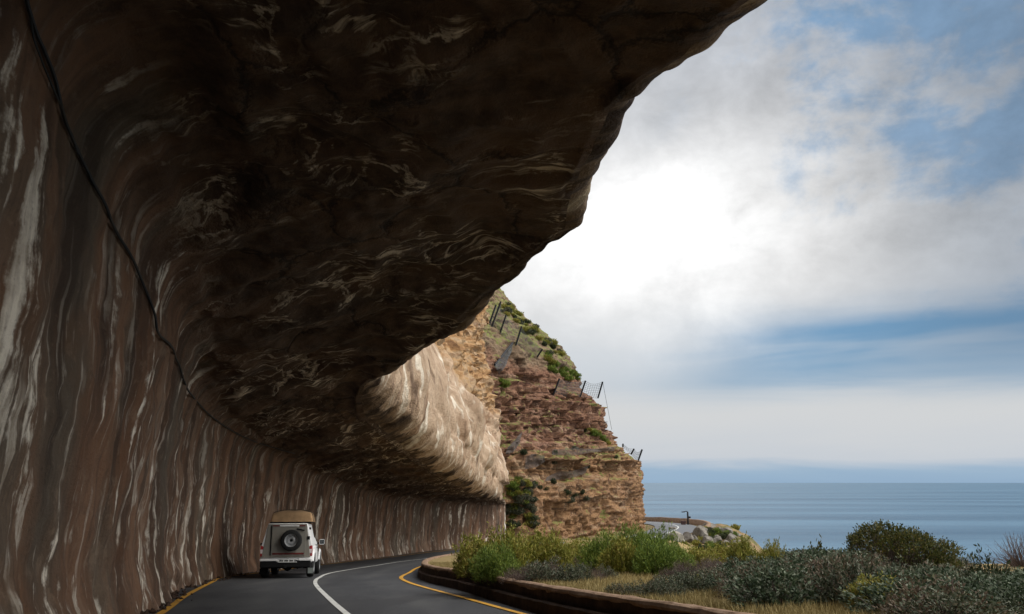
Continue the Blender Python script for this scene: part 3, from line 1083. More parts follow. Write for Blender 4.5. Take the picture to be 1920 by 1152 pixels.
b = MB()
b.loft([rrect(.10, .84, .60, 1.08), rrect(.16, .87, .52, 1.10), rrect(.6, .885, .50, 1.10), rrect(2.0, .885, .48, 1.10), rrect(2.2, .875, .46, 1.09), rrect(3.45, .875, .46, 1.08, top=.84), rrect(3.7, .87, .47, 1.05, top=.80), rrect(4.5, .85, .48, .96, top=.76), rrect(4.78, .78, .50, .90, top=.68), rrect(4.86, .70, .55, .82, top=.6)])
b.build('body', T_WHITE, truck, smooth=True)
cab = MB()
cab.loft([rrect(2.08, .84, 1.07, 1.70, .1, .66), rrect(2.2, .85, 1.07, 1.74, .1, .67), rrect(2.9, .85, 1.07, 1.745, .1, .67), rrect(3.15, .85, 1.07, 1.68, .09, .65), rrect(3.6, .83, 1.04, 1.12, .03, .80)])
cab.build('cab', T_WHITE, truck, smooth=True)
for s in (-1, 1):
    wn_ = MB()
    def sx(z): return s * (.855 - (z - 1.07) * .285 + .004)
    for (ya, yb, yc, yd) in ((2.32, 2.78, 2.80, 2.36), (2.86, 3.42, 3.12, 2.86)):
        q = [(ya, 1.12), (yb, 1.12), (yc, 1.60), (yd, 1.60)]
        V = [Vector((sx(z), y, z)) for y, z in q] + [Vector((sx(z) - s * .02, y, z)) for y, z in q]
        wn_.add(V, [(0, 1, 2, 3), (7, 6, 5, 4), (0, 4, 5, 1), (1, 5, 6, 2), (2, 6, 7, 3), (3, 7, 4, 0)])
    wn_.build('side_window', T_GLASS, truck)
    mr = MB()
    mr.loft([rrect(3.05, .10, 1.12, 1.32, .04, shift=s * 1.03), rrect(3.17, .085, 1.14, 1.30, .04, shift=s * 1.03)])
    mi = mr.build('side_mirror', T_WHITE, truck, smooth=True)
    MB().box(s * 1.03 - .085, s * 1.03 + .085, 3.043, 3.052, 1.14, 1.30).build('mirror_glass', T_GLASS, mi)
    MB().tube([(s * .84, 3.15, 1.16), (s * .96, 3.12, 1.19)], .025, 8).build('mirror_arm', T_BLACK, mi)
wsh = MB()
q = [(-.76, 3.56, 1.135), (.76, 3.56, 1.135), (.58, 3.2, 1.655), (-.58, 3.2, 1.655)]
nv = Vector((0, .62, .78)) * .02
wsh.add([Vector(p) + nv for p in q] + [Vector(p) - nv for p in q], [(0, 1, 2, 3), (7, 6, 5, 4), (0, 4, 5, 1), (1, 5, 6, 2), (2, 6, 7, 3), (3, 7, 4, 0)]).build('windscreen', T_GLASS, truck)
cn = MB()
cn.loft([rrect(.06, .85, 1.075, 1.85, .05, .68), rrect(.14, .86, 1.075, 1.87, .05, .69), rrect(2.04, .86, 1.075, 1.87, .05, .69), rrect(2.10, .84, 1.075, 1.85, .05, .67)])
can = cn.build('canopy', T_WHITE, truck, smooth=True)
dec = MB()
for k in range(5):
    z0 = 1.70
    xx = .86 - (z0 - 1.075) * .215 + .012
    dec.box(xx - .01, xx + .004, .42 + k * .16, .52 + k * .16, z0 - .04, z0 + .035)
dec.build('decal', T_BLACK, can)
bp = MB()
bp.box(-.838, .838, .035, .062, .70, 1.84)
# rear wall narrows upward
for i, v_ in enumerate(bp.v):
    if v_.z > 1.5: bp.v[i] = Vector((v_.x * .80, v_.y, v_.z))
rw_ = bp.build('rear_panel', T_GREY, truck, bevel=.012)
dr = MB().box(-.52, .66, .010, .034, .76, 1.815)
dr.box(-.49, .63, .004, .012, .79, .80).box(-.49, .63, .004, .012, 1.735, 1.745).box(-.49, -.48, .004, .012, .80, 1.735).box(.62, .63, .004, .012, .80, 1.735)
door = dr.build('rear_door', T_GREY, truck, bevel=.004)
MB().box(-.50, -.27, -.002, .0085, 1.765, 1.805).build('reflector_strip', T_DRED, door)
MB().box(.42, .62, -.002, .0085, 1.765, 1.805).build('reflector_strip', T_DRED, door)
MB().box(-.26, .41, -.003, .0085, 1.762, 1.812).build('white_strip', T_PLATE, door)
MB().box(-.47, .61, -.002, .0085, .80, .855).build('reflector_strip', T_DRED, door)
MB().tube([(.60, -.012, 1.62), (.34, -.012, 1.68)], .022, 8).build('gas_strut', T_BLACK, door)
MB().box(.70, .80, .012, .033, 1.30, 1.42).build('latch', T_BLACK, truck, bevel=.006)
MB().tube([(-.545, .02, .78), (-.545, .02, 1.8)], .012, 6).build('door_hinge', T_BLACK, truck)

def wheel(parent, name, c, axis, r=.37, wd=.25, s=1):
    o = empty(name)
    o.parent = parent
    h = wd / 2
    MB().lathe([(r * .60, -h), (r * .88, -h * 1.0), (r * .97, -h * .78), (r, -h * .4), (r, h * .4), (r * .97, h * .78), (r * .88, h), (r * .60, h), (r * .60, -h)], axis, c, 36).build('tyre', T_RUB, o, smooth=True)
    k = -s
    MB().lathe([(.001, k * h * .25), (r * .13, k * h * .28), (r * .16, k * h * .55), (r * .30, k * h * .60), (r * .42, k * h * .30), (r * .53, k * h * .35), (r * .57, k * h * .92), (r * .615, k * h * .98), (r * .615, k * h * .6), (r * .55, -k * h * .9), (.001, -k * h * .9)], axis, c, 32).build('rim', T_RIM, o, smooth=True)
    MB().lathe([(.001, k * h * .62), (r * .10, k * h * .60), (r * .12, k * h * .45), (.001, k * h * .40)], axis, c, 18).build('hub_cap', T_BLACK, o, smooth=True)
    return o
wheel(truck, 'spare_wheel', (.17, -.115, 1.28), 'y', .37, .22, 1)
MB().box(.05, .29, -.02, .02, 1.18, 1.38).build('spare_wheel_bracket', T_BLACK, truck)
for y in (1.0, 4.05):
    for s in (-1, 1):
        wheel(truck, 'wheel', (s * .80, y, .37), 'x', .37, .25, -s)
        a = MB()
        ring = []
        for k in range(13):
            w_ = R(14 + 150 * k / 12)
            ring.append(w_)
        V, Fq = [], []
        for w_ in ring:
            for (rr_, xx) in ((.43, .70), (.43, .935), (.50, .935), (.56, .885)):
                V.append(Vector((s * xx, y + rr_ * math.cos(w_), .42 + rr_ * math.sin(w_))))
        for k in range(12):
            for j in range(3):
                Fq.append((k * 4 + j, k * 4 + 4 + j, k * 4 + 5 + j, k * 4 + 1 + j))
        a.add(V, Fq)
        a.build('wheel_arch', T_WHITE, truck, smooth=True)
        V = [Vector((s * .889, y, .45))] + [Vector((s * .889, y + .45 * math.cos(w_), .42 + .45 * math.sin(w_))) for w_ in ring]
        V += [v_ - Vector((s * .03, 0, 0)) for v_ in V]
        nq = len(ring) + 1
        MB().add(V, [(0, k, k + 1) for k in range(1, nq - 1)] + [(nq, nq + k + 1, nq + k) for k in range(1, nq - 1)]).build('arch_liner', T_BLACK, truck)
for s in (-1, 1):
    tl = MB().box(s * .79, s * .893, .055, .30, .74, 1.10).build('tail_light', T_RED, truck, bevel=.02)
    MB().box(s * .80, s * .886, .046, .058, .84, .98).build('reverse_lens', T_CLEAR, tl, bevel=.004)
    fl = MB().box(s * .74, s * .93, .50, .512, .14, .33).build('mud_flap', T_FLAP if s > 0 else T_BLACK, truck)
bm_ = MB()
bm_.box(-.88, .88, .02, .09, .59, .64).box(-.88, -.34, -.06, .10, .585, .66).box(.46, .88, -.06, .10, .585, .66)
bm_.add([Vector(p) for p in [(-.34, -.06, .585), (-.34, -.06, .66), (-.24, -.06, .60), (-.24, -.06, .535), (-.34, .1, .585), (-.34, .1, .66), (-.24, .1, .60), (-.24, .1, .535)]], [(0, 1, 2, 3), (7, 6, 5, 4), (0, 4, 5, 1), (1, 5, 6, 2), (2, 6, 7, 3), (3, 7, 4, 0)])
bump_ = bm_.build('bumper', T_WHITE, truck, bevel=.015)
MB().box(-.87, .87, -.04, .12, .36, .583).build('bumper_skirt', T_BLACK, bump_, bevel=.03)
pl = MB().box(-.235, .40, -.056, -.046, .535, .645).build('number_plate', T_PLATE, truck)
xx = -.20
for gap, wch in ((0, .055), (.01, .055), (.05, .055), (.01, .055), (.05, .055), (.01, .055), (.05, .04), (.01, .045)):
    xx += gap
    MB().add([(xx + dx_, yy_, zz_) for yy_ in (-.0595, -.055) for dx_, zz_ in ((0, .555), (wch * .3, .555), (wch * .3, .58), (wch * .68, .58), (wch * .68, .555), (wch, .555), (wch, .625), (wch * .68, .625), (wch * .68, .605), (wch * .3, .605), (wch * .3, .625), (0, .625))],
        [(0, 1, 2, 9, 10, 11), (2, 3, 8, 9), (3, 4, 5, 6, 7, 8), (23, 22, 21, 14, 13, 12), (21, 20, 15, 14), (20, 19, 18, 17, 16, 15)] + [(k, (k + 1) % 12, 12 + (k + 1) % 12, 12 + k) for k in range(12)]).build('plate_character', T_BLACK, pl)
    xx += wch
u_ = MB().box(-.55, .55, .2, 3.9, .33, .52).box(-.75, .75, .93, 1.07, .31, .43)
u_.lathe([(.001, -.14), (.10, -.12), (.15, 0), (.10, .12), (.001, .14)], 'y', (-.02, 1.0, .36), 14)
u_.tube([(.42, .0, .34), (.42, .9, .36)], .035, 8).box(-.04, .04, -.16, .2, .36, .44)
u_.build('undercarriage', T_BLACK, truck)
rk_ = MB()
for y in (.45, 1.15, 1.85):
    rk_.box(-.66, .66, y - .02, y + .02, 1.895, 1.925)
for s in (-1, 1):
    rk_.box(s * .62 - .02, s * .62 + .02, .3, 2.0, 1.866, 1.897)
rk_.build('roof_rack', T_BLACK, truck)
MB().tube([(.855, 2.42, 1.00), (.905, 2.45, 1.0), (.905, 2.56, 1.0), (.855, 2.59, 1.0)], .012, 6).build('door_handle', T_BLACK, truck)
MB().box(.872, .878, 2.225, 2.235, .55, 1.07).build('door_gap', T_BLACK, truck)
MB().box(.872, .878, 3.40, 3.41, .55, 1.05).build('door_gap', T_BLACK, truck)
MB().tube([(-.93, .5, 1.12), (-.93, .5, 1.2)], .03, 8).build('side_marker', T_BLACK, truck)

tent = empty('roof_tent', truck.location, truck.rotation_euler)
tag(tent, 'folded tan canvas tent strapped to the pickup roof rack', 'roof tent')
sv = []
NXT, NYT = 40, 30
V, Fq = [], []
for i in range(NXT):
    for j in range(NYT):
        fx, fy = i / (NXT - 1) * 2 - 1, j / (NYT - 1) * 2 - 1
        x_ = math.copysign(abs(fx) ** .7, fx) * .745 + .09
        y_ = .42 + (math.copysign(abs(fy) ** .8, fy) + 1) * .75
        edge = min(1, (1 - abs(fx)) * 7) ** .5 * min(1, (1 - abs(fy)) * 5) ** .5
        z_ = 1.93 + .29 * edge + .13 * (1 - fx * fx) * (1 - fy * fy) * edge
        z_ += .02 * nz(Vector((x_ * 4, y_ * 4, 1))) * edge
        V.append((x_, y_, z_))
Fq = grid_faces(NXT, NYT)
link('canvas_cover', mesh_np('canvas_cover', V, Fq, True), T_TENT, tent)
MB().box(-.64, .82, .44, 1.90, 1.926, 1.95).build('tent_floor', T_BLACK, tent)
st = MB()
for y in (.75, 1.45):
    pts = []
    for i in range(41):
        fx = i / 40 * 2 - 1
        x_ = math.copysign(abs(fx) ** .7, fx) * .75 + .09
        edge = min(1, (1 - abs(fx)) * 7) ** .5
        pts.append((x_, y, 1.937 + .295 * edge + .13 * (1 - fx * fx) * edge))
    st.tube(pts, .012, 5)
st.build('strap', plain('strap_webbing', (.06, .045, .03), .9), tent)

# ------------------------------------------------------------------ vegetation
def leafmat(name, stops, rough=.6, trans=.25):
    m = Mat(name)
    r = m.island()
    o = m.objrand()
    p = m.objco()
    n = m.noise(p, 2.5, 3, .6)
    c = (r * .55 + n * .35 + o * .16 - .03).ramp(stops)
    nb = m.new('ShaderNodeBsdfPrincipled')
    m.nt.links.new(c.k, nb.inputs['Base Color'])
    nb.inputs['Roughness'].default_value = rough
    nb.inputs['Specular IOR Level'].default_value = .25
    tb = m.new('ShaderNodeBsdfTranslucent')
    m.nt.links.new(c.k, tb.inputs[0])
    mx = m.new('ShaderNodeMixShader')
    mx.inputs[0].default_value = trans
    m.nt.links.new(nb.outputs[0], mx.inputs[1])
    m.nt.links.new(tb.outputs[0], mx.inputs[2])
    oo = m.new('ShaderNodeOutputMaterial')
    m.nt.links.new(mx.outputs[0], oo.inputs[0])
    return m.mat
L_OLIVE = leafmat('olive_leaves', [(.15, (.085, .10, .018)), (.40, (.22, .225, .034)), (.62, (.30, .27, .06)), (.85, (.34, .22, .075))])
L_BRIGHT = leafmat('green_leaves', [(.15, (.045, .078, .014)), (.45, (.125, .185, .030)), (.7, (.23, .28, .055)), (.9, (.34, .30, .09))])
L_GREY = leafmat('grey_green_leaves', [(.15, (.024, .030, .014)), (.38, (.056, .070, .038)), (.54, (.10, .118, .068)), (.66, (.24, .245, .185)), (.72, (.125, .085, .055)), (.9, (.16, .11, .07))])
L_TEAL = leafmat('teal_leaves', [(.15, (.014, .026, .012)), (.40, (.042, .066, .032)), (.58, (.080, .112, .058)), (.70, (.21, .23, .165)), (.9, (.07, .08, .03))])
L_BROWN = leafmat('brown_leaves', [(.15, (.055, .040, .026)), (.42, (.125, .090, .058)), (.62, (.20, .15, .105)), (.8, (.115, .13, .06)), (.92, (.28, .235, .18))])
L_TWIG = leafmat('purple_brown_twigs', [(.2, (.055, .035, .03)), (.5, (.12, .082, .07)), (.75, (.19, .145, .12)), (.92, (.14, .14, .07))])
L_ROUND = leafmat('gold_green_leaves', [(.15, (.020, .032, .010)), (.45, (.058, .072, .018)), (.7, (.125, .115, .028)), (.9, (.24, .155, .045))])
L_DARK = leafmat('dark_leaves', [(.2, (.018, .028, .012)), (.5, (.045, .058, .025)), (.8, (.09, .10, .05))])
M_STEM = plain('shrub_stem', (.085, .06, .05), .9)
M_DEAD = plain('dead_stem', (.13, .095, .085), .9)

def leaf_mesh(name, Cn, Dn, L, Wd):
    """diamond leaves: centres, unit directions, lengths, widths"""
    n = len(Cn)
    rnd = rng.normal(size=(n, 3))
    S_ = np.cross(Dn, rnd)
    S_ /= np.linalg.norm(S_, axis=1, keepdims=True) + 1e-9
    V = np.stack([Cn, Cn + Dn * (L * .5)[:, None] + S_ * (Wd * .5)[:, None], Cn + Dn * L[:, None], Cn + Dn * (L * .5)[:, None] - S_ * (Wd * .5)[:, None]], 1)
    return mesh_np(name, V.reshape(-1, 3), np.arange(n * 4).reshape(-1, 4))

def shrub(name, rad, hgt, tips, per, L, Wd, mat, stem_mat=M_STEM, spread=.16, upw=.5, shell=2.2, stems=40, jit=.9, cap=None, lean=0, stem_r=.012, hole=0, lumpy=1.0):
    root = empty(name)
    th = rng.uniform(0, 2 * np.pi, tips)
    rr = rng.uniform(0, 1, tips) ** (1 / shell)
    ph = np.arccos(rng.uniform(0.02, 1, tips))
    T = np.stack([rad * rr * np.sin(ph) * np.cos(th), rad * rr * np.sin(ph) * np.sin(th), hgt * (.12 + .88 * rr * np.cos(ph))], 1)
    lump = np.array([1 + .42 * nz(Vector((t[0] * 1.6 / rad, t[1] * 1.6 / rad, t[2] * 1.6 / hgt + rad * 7))) for t in T])
    T *= (1 + (lump - 1) * lumpy)[:, None]
    T[:, 0] += lean * T[:, 2]
    if cap:
        T = T[T[:, 2] > hgt * cap * rng.uniform(.55, 1.1, len(T))]
    if hole:
        keep = np.array([nz(Vector((t[0] * 2.4 / rad, t[1] * 2.4 / rad, t[2] * 3 / hgt + 3))) > -hole for t in T])
        T = T[keep]
    n = len(T)
    base = T * np.array([.12, .12, 0])
    bd = T - base
    bd /= np.linalg.norm(bd, axis=1, keepdims=True) + 1e-9
    bd[:, 2] += upw
    bd /= np.linalg.norm(bd, axis=1, keepdims=True)
    Cn = np.repeat(T, per, 0) - np.repeat(bd, per, 0) * (rng.uniform(0, 1, n * per) ** 1.3 * spread * 1.6)[:, None] + rng.normal(size=(n * per, 3)) * spread * .22
    Dn = np.repeat(bd, per, 0) + rng.normal(size=(n * per, 3)) * jit * .55
    Dn /= np.linalg.norm(Dn, axis=1, keepdims=True)
    sz = rng.uniform(.6, 1.25, n * per)
    fo = link('foliage', leaf_mesh('foliage', Cn, Dn, L * sz, Wd * sz), mat, root)
    sm = MB()
    for k in rng.choice(n, min(stems, n), replace=False):
        t = Vector(T[k])
        b0 = Vector(base[k]) + Vector((0, 0, -.05))
        mid = b0.lerp(t, .5) + Vector(rng.normal(size=3)) * .07 * rad + Vector((0, 0, -.06 * hgt))
        sm.tube([b0, b0.lerp(mid, .6), mid, mid.lerp(t, .55) + Vector(rng.normal(size=3)) * .02, t], [stem_r, stem_r * .85, stem_r * .65, stem_r * .45, stem_r * .25], 4, False)
    sm.build('stems', stem_mat, root)
    return root

USED = {}
def place(protos, x, y, s=1, sz=None, label=None, cat='shrub', group=None, dz=-.03, z=None, pick=None):
    k = random.randrange(len(protos)) if pick is None else pick
    pr = protos[k]
    if id(pr) in USED: o = copy_tree(pr)
    else: o = pr; USED[id(pr)] = 1
    o.location = (x, y, (gt(x, y) if z is None else z) + dz)
    o.rotation_euler = (0, 0, random.uniform(0, 6.28))
    o.scale = (s, s, s if sz is None else sz)
    for key in ('label', 'category', 'group'):
        if key in o: del o[key]
    return tag(o, label, cat, group)

olive = [shrub('olive_shrub', .75, 1.15, 520, 15, .10, .030, L_OLIVE, spread=.13, upw=.8, jit=1.1) for _ in range(3)]
bright = [shrub('green_shrub', .80, 1.10, 620, 16, .105, .021, L_BRIGHT, spread=.15, upw=1.0, jit=1.0) for _ in range(2)]
grey = [shrub('grey_shrub', .58, .78, 230, 17, .062, .026, L_GREY, spread=.12, upw=.7, stems=50) for _ in range(4)]
teal = [shrub('teal_shrub', .56, .80, 210, 17, .066, .028, L_TEAL, spread=.11, upw=.8, stems=50) for _ in range(3)]
brown = [shrub('brown_shrub', .52, .74, 240, 13, .055, .020, L_BROWN, M_DEAD, spread=.13, upw=.8, stems=70) for _ in range(2)]
twig = [shrub('twiggy_shrub', .50, .62, 330, 9, .075, .010, L_TWIG, M_DEAD, spread=.14, upw=.9, stems=120, stem_r=.007) for _ in range(2)]

def pgx(px, Y): return ray(px, 950)[0] * Y
# the green row behind the inner kerb: pixel column, distance, scale, height scale, kind, label
row = [(898, 22.0, .95, .86, olive, 'tall olive green bush at the near end of the row, beside the tunnel mouth'),
       (930, 20.6, .80, .72, bright, 'small bright green bush tucked at the foot of the first olive bush'),
       (960, 22.5, .95, 1.02, olive, 'second olive green bush in the row behind the kerb wall'),
       (1003, 23.5, .95, .98, olive, 'yellowish olive bush in the middle of the green row'),
       (1040, 23.0, .85, .90, olive, 'dull olive bush left of the pale dry gap in the row'),
       (1078, 24.5, .90, .80, twig, 'low dry twiggy bush filling the gap in the green row'),
       (1128, 24.0, .95, 1.0, bright, 'bright green bush right of the dry gap in the row'),
       (1160, 21.8, .72, .80, olive, 'bronze tinted bush in front of the brightest green bushes'),
       (1190, 22.5, .98, 1.04, bright, 'tallest bright green bush below the cliff corner'),
       (1225, 21.2, .80, .84, bright, 'rounded green bush at the right end of the bright green bushes'),
       (1236, 24.0, .92, 1.0, bright, 'tall grassy green bush hiding the foot of the road bend'),
       (1262, 22.5, .75, .60, bright, 'low grassy green bush in front of the pale boulder'),
       (1300, 23.5, .80, .52, olive, 'low olive bush below the headland boulders'),
       (1340, 24.0, .82, .56, olive, 'olive bush under the right edge of the headland'),
       (1390, 21.0, .66, .75, olive, 'small bronze bush standing against the sea right of the headland'),
       (1440, 19.5, .45, .62, olive, 'little bronze bush poking above the grey mass against the sea')]
for px, Y, s, szz, kind, lab in row:
    place(kind, pgx(px, Y), Y, s, szz * 1.12, lab, 'bush')
for px, Y, s in [(918, 24.5, .8), (985, 25.5, .8), (1020, 25.8, .75), (1060, 25.5, .92), (1092, 26, .95), (1105, 27, .8), (1150, 26, .8), (1210, 26, .75)]:
    place(olive, pgx(px, Y), Y, s, s * .95, 'olive green bush behind the front bushes of the green row', 'bush', 'olive bushes behind the green row')
# low grey shrubs in front of the green row
for px, Y, s in [(962, 19.4, .62), (985, 18.7, .70), (1012, 18.4, .74), (1040, 18.9, .80), (1062, 18.2, .66), (1088, 18.8, .62), (1112, 19.2, .55), (1030, 19.8, .8), (1000, 19.6, .66), (1135, 19.8, .5)]:
    place(grey if random.random() < .7 else twig, pgx(px, Y), Y, s, s * .86, 'low grey purple shrub on dry grass in front of the green bushes', 'shrub', 'low grey shrubs before the green row')
for px, Y, s in [(1150, 14.6, .36), (1172, 14.2, .42), (1198, 13.9, .46), (1222, 13.7, .50), (1246, 14.3, .56), (1272, 14.8, .60), (1226, 15.2, .5), (1296, 14.2, .62), (1258, 13.6, .46)]:
    place(grey, pgx(px, Y), Y, s, s * .8, 'low grey green shrub in the tapering patch on the dry grass', 'shrub', 'grey shrubs tapering onto the dry grass')
for px, Y, s in [(1265, 20.5, .7), (1290, 19.6, .8), (1318, 20.4, .85), (1345, 19.8, .8), (1372, 20.6, .75), (1240, 20.0, .5)]:
    place(twig, pgx(px, Y), Y, s, s * .95, 'purple brown twiggy shrub below the green bushes', 'shrub', 'twiggy shrubs below the green bushes')
# the grey green mass on the right
cnt = 0
y = 8.4
while y < 21.5:
    x = 3.3 + .055 * (y - 8) + (.9 if y < 11 else 0)
    while x < EX(y) + .5:
        xx, yy_ = x + random.uniform(-.22, .22), y + random.uniform(-.22, .22)
        pxx = 960 + F * xx / yy_ * 1.0
        far_right_clear = yy_ > 15 and pxx > 1765
        if not far_right_clear and pxx < 2150:
            s = random.uniform(.85, 1.25)
            # the mass is wind clipped: its top falls away towards the right
            top = np.interp(pxx, [1140, 1300, 1420, 1500, 1560, 1640, 1750, 1920], [1100, 1052, 1030, 1018, 1014, 1030, 1050, 1060]) + random.uniform(-6, 16)
            room = -(top - 905) / F * yy_ * .955 - gt(xx, yy_) + .03
            hz = min(s, max(.30, room / .93))
            kv = nz(Vector((xx * .45, yy_ * .45, 21))) + random.uniform(-.35, .35)
            kind = teal if kv > .10 else brown if kv < -.22 else twig if random.random() < .12 else grey
            if random.random() < .025: kind, s, hz = olive, s * .5, hz * .55
            hz *= random.uniform(.72, 1.16)
            place(kind, xx, yy_, s, hz, 'low shrub in the thick grey green mass behind the kerb wall', 'shrub', 'grey green shrub mass by the sea')
            cnt += 1
        x += .80
    y += .62
# the round bush, the dead bush
spr = shrub('sprig', .22, .75, 34, 9, .07, .03, L_ROUND, M_DEAD, spread=.09, upw=.9, stems=24, stem_r=.007, shell=4)
place([spr], pgx(1528, 16.6), 16.6, .95, 1.18, 'thin sprig with gold tips left of the round bush', 'shrub')
rb = shrub('round_bush', 1.16, 1.06, 1900, 15, .055, .022, L_ROUND, M_DEAD, spread=.10, upw=.6, stems=320, cap=.74, shell=8.0, stem_r=.011, lumpy=.55)
place([rb], pgx(1672, 16.4), 16.4, 1, .86, 'large round topped bush with golden foliage and bare inner branches', 'bush')
rb2 = shrub('round_bush', .6, .80, 420, 16, .06, .022, L_ROUND, M_DEAD, spread=.13, upw=.9, stems=60, stem_r=.012)
place([rb2], pgx(1742, 16.0), 16.0, .8, .85, 'lower dark green bush joined to the right of the round bush', 'bush')
dbu = shrub('dead_bush', .85, .95, 260, 3, .05, .007, L_TWIG, M_DEAD, spread=.2, upw=.6, stems=230, stem_r=.009)
place([dbu], pgx(1905, 20), 20, 1, .95, 'bare twiggy bush on dry ground at the far right', 'bush')
sp1 = shrub('silver_shrub', .42, .75, 90, 16, .085, .030, L_DARK, spread=.16, upw=1.0)
place([sp1], pgx(1838, 12.6), 12.6, .85, .86, 'dark leafy shrub rising above the grey mass at far right', 'shrub')

# dry grass
def grass(n, xr, yr, name, mat, label, hmin, hmax, cond=None):
    Cn, keep = [], 0
    while len(Cn) < n:
        y = random.uniform(*yr)
        x = KX(y) + .42 + random.random() ** 1.3 * (xr(y) - KX(y) - .4)
        if nz(Vector((x * .8, y * .8, 4))) < -.30 and random.random() < .7: continue
        Cn.append((x, y, gt(x, y) - .01))
    Cn = np.array(Cn)
    Dn = rng.normal(size=(n, 3)) * .38
    Dn[:, 2] = 1
    Dn /= np.linalg.norm(Dn, axis=1, keepdims=True)
    L = rng.uniform(hmin, hmax, n)
    o = link(name, leaf_mesh(name, Cn, Dn, L, np.full(n, .009)), mat)
    return tag(o, label, 'grass', kind='stuff')
L_GRASS = leafmat('dry_grass_blades', [(.2, (.16, .12, .045)), (.5, (.30, .235, .10)), (.75, (.38, .31, .15)), (.92, (.16, .17, .05))], .8)
grass(85000, lambda y: 7.5, (8, 34), 'grass', L_GRASS, 'short dry straw coloured grass behind the kerb wall', .06, .17)
# tufts along the foot of the rock wall
tuft = shrub('weed_tuft', .16, .20, 40, 9, .07, .018, L_DARK, spread=.06, stems=6, stem_r=.004)
for px, py in [(312, 1099), (296, 1110), (330, 1094), (282, 1122), (366, 1086)]:
    p = hit(px, py)
    place([tuft], p.x, p.y, random.uniform(.7, 1.3), None, 'small weed tuft growing along the foot of the tunnel wall', 'weed', 'weeds at the foot of the tunnel wall', z=g(p.y))

# rubble and grit along the foot of the wall
mb = MB()
rs_ = random.Random(5)
for k in range(420):
    Y = 9 + 40 * rs_.random() ** 1.5
    wx_ = float(np.interp(Y, W_Y[o_], W_X[o_]))
    x = wx_ + .10 + abs(rs_.gauss(0, .22))
    r_ = rs_.uniform(.012, .055) * (1.4 if rs_.random() < .12 else 1)
    c_ = Vector((x, Y, g(Y) + r_ * .35))
    V = []
    for d_ in ((1, 0, 0), (-1, 0, 0), (0, 1, 0), (0, -1, 0), (0, 0, .8), (0, 0, -.8)):
        V.append(c_ + Vector(d_) * r_ * rs_.uniform(.7, 1.4) + Vector((rs_.uniform(-.3, .3), rs_.uniform(-.3, .3), 0)) * r_)
    mb.add(V, [(0, 2, 4), (2, 1, 4), (1, 3, 4), (3, 0, 4), (2, 0, 5), (1, 2, 5), (3, 1, 5), (0, 3, 5)])
tag(mb.build('gravel', M_KERB), 'loose grit and small stones along the foot of the tunnel wall', 'gravel', kind='stuff')

# ------------------------------------------------------------------ boulders on the headland
m = Mat('grey_boulder')
p_ = m.objco()
n = m.noise(p_, 1.6, 6, .65)
n2 = m.noise(p_, 6, 5, .65)
c = n.ramp([(.3, (.09, .08, .068)), (.5, (.20, .18, .155)), (.7, (.29, .265, .23))])
c = m.mix(n2.ss(.55, .7) * .6, c, (.10, .085, .06))
M_BLD = m.surf(c, .9, m.bump(n2, .8, .12), .15)
M_BPALE = plain('pale_boulder', (.32, .29, .24), .9, scale=2, bump=.5, var=.4)
def boulder_mesh(seed):
    bm = bmesh.new()
    bmesh.ops.create_icosphere(bm, subdivisions=4, radius=1)
    rs = random.Random(seed)
    planes = [(Vector((rs.gauss(0, 1), rs.gauss(0, 1), rs.gauss(0, .8))).normalized(), rs.uniform(.55, .85)) for _ in range(11)]
    for v in bm.verts:
        co = v.co.copy()
        for n, d in planes:
            k = co.dot(n) - d
            if k > 0: co -= n * k * .9
        co *= 1 + .10 * nz(co * 1.8 + Vector((seed, 0, 0))) + .04 * nz(co * 5)
        v.co = co
    me = bpy.data.meshes.new('boulder')
    bm.to_mesh(me)
    bm.free()
    for p in me.polygons: p.use_smooth = True
    me.set_sharp_from_angle(angle=R(28))
    return me
def on_head(px, py, y0=92):
    a, e = ray(px, py)
    Y = y0
    while Y < 190:
        if e * Y <= gh(a * Y, Y): break
        Y += .25
    return Vector((a * Y, min(Y, 140), 0))
bl = [(1268, 1022, 30, 30, 'p', 'large pale angular boulder on the slope below the road bend'), (1290, 1016, 22, 20, 'g', 'grey boulder just right of the large pale boulder'),
      (1303, 1016, 13, 14, 'g', 'small leaning grey boulder among the headland rocks'), (1316, 1010, 28, 26, 'g', 'big rounded grey boulder in the middle of the headland'),
      (1326, 1020, 20, 16, 'g', 'greenish grey boulder under the big rounded one'), (1360, 1001, 26, 14, 'g', 'flat topped grey boulder on the seaward shoulder of the headland'),
      (1371, 1016, 22, 18, 'g', 'rough grey boulder below the flat topped one'), (1379, 1024, 14, 16, 'g', 'lowest grey boulder at the seaward edge of the headland'),
      (1307, 985, 18, 8, 'g', 'flat grey slab near the top of the headland'), (1330, 991, 26, 11, 'g', 'long grey slab on the headland crest'),
      (1262, 994, 12, 9, 'g', 'small grey boulder beside the road bend verge'), (1345, 1012, 12, 9, 'g', 'small brown grey rock between the seaward boulders')]
for i, (px, py, wp, hp, kd, lab) in enumerate(bl):
    q = on_head(px, py)
    z = gh(q.x, q.y)
    sc = q.y / F
    me = boulder_mesh(i * 3 + 1)
    o = link('boulder', me, M_BPALE if kd == 'p' else M_BLD)
    o.location = (q.x, q.y, z + hp * sc * .12)
    o.scale = (wp * sc * .62, wp * sc * .6, hp * sc * .72)
    o.rotation_euler = (0, 0, i * 1.3)
    tag(o, lab, 'boulder')

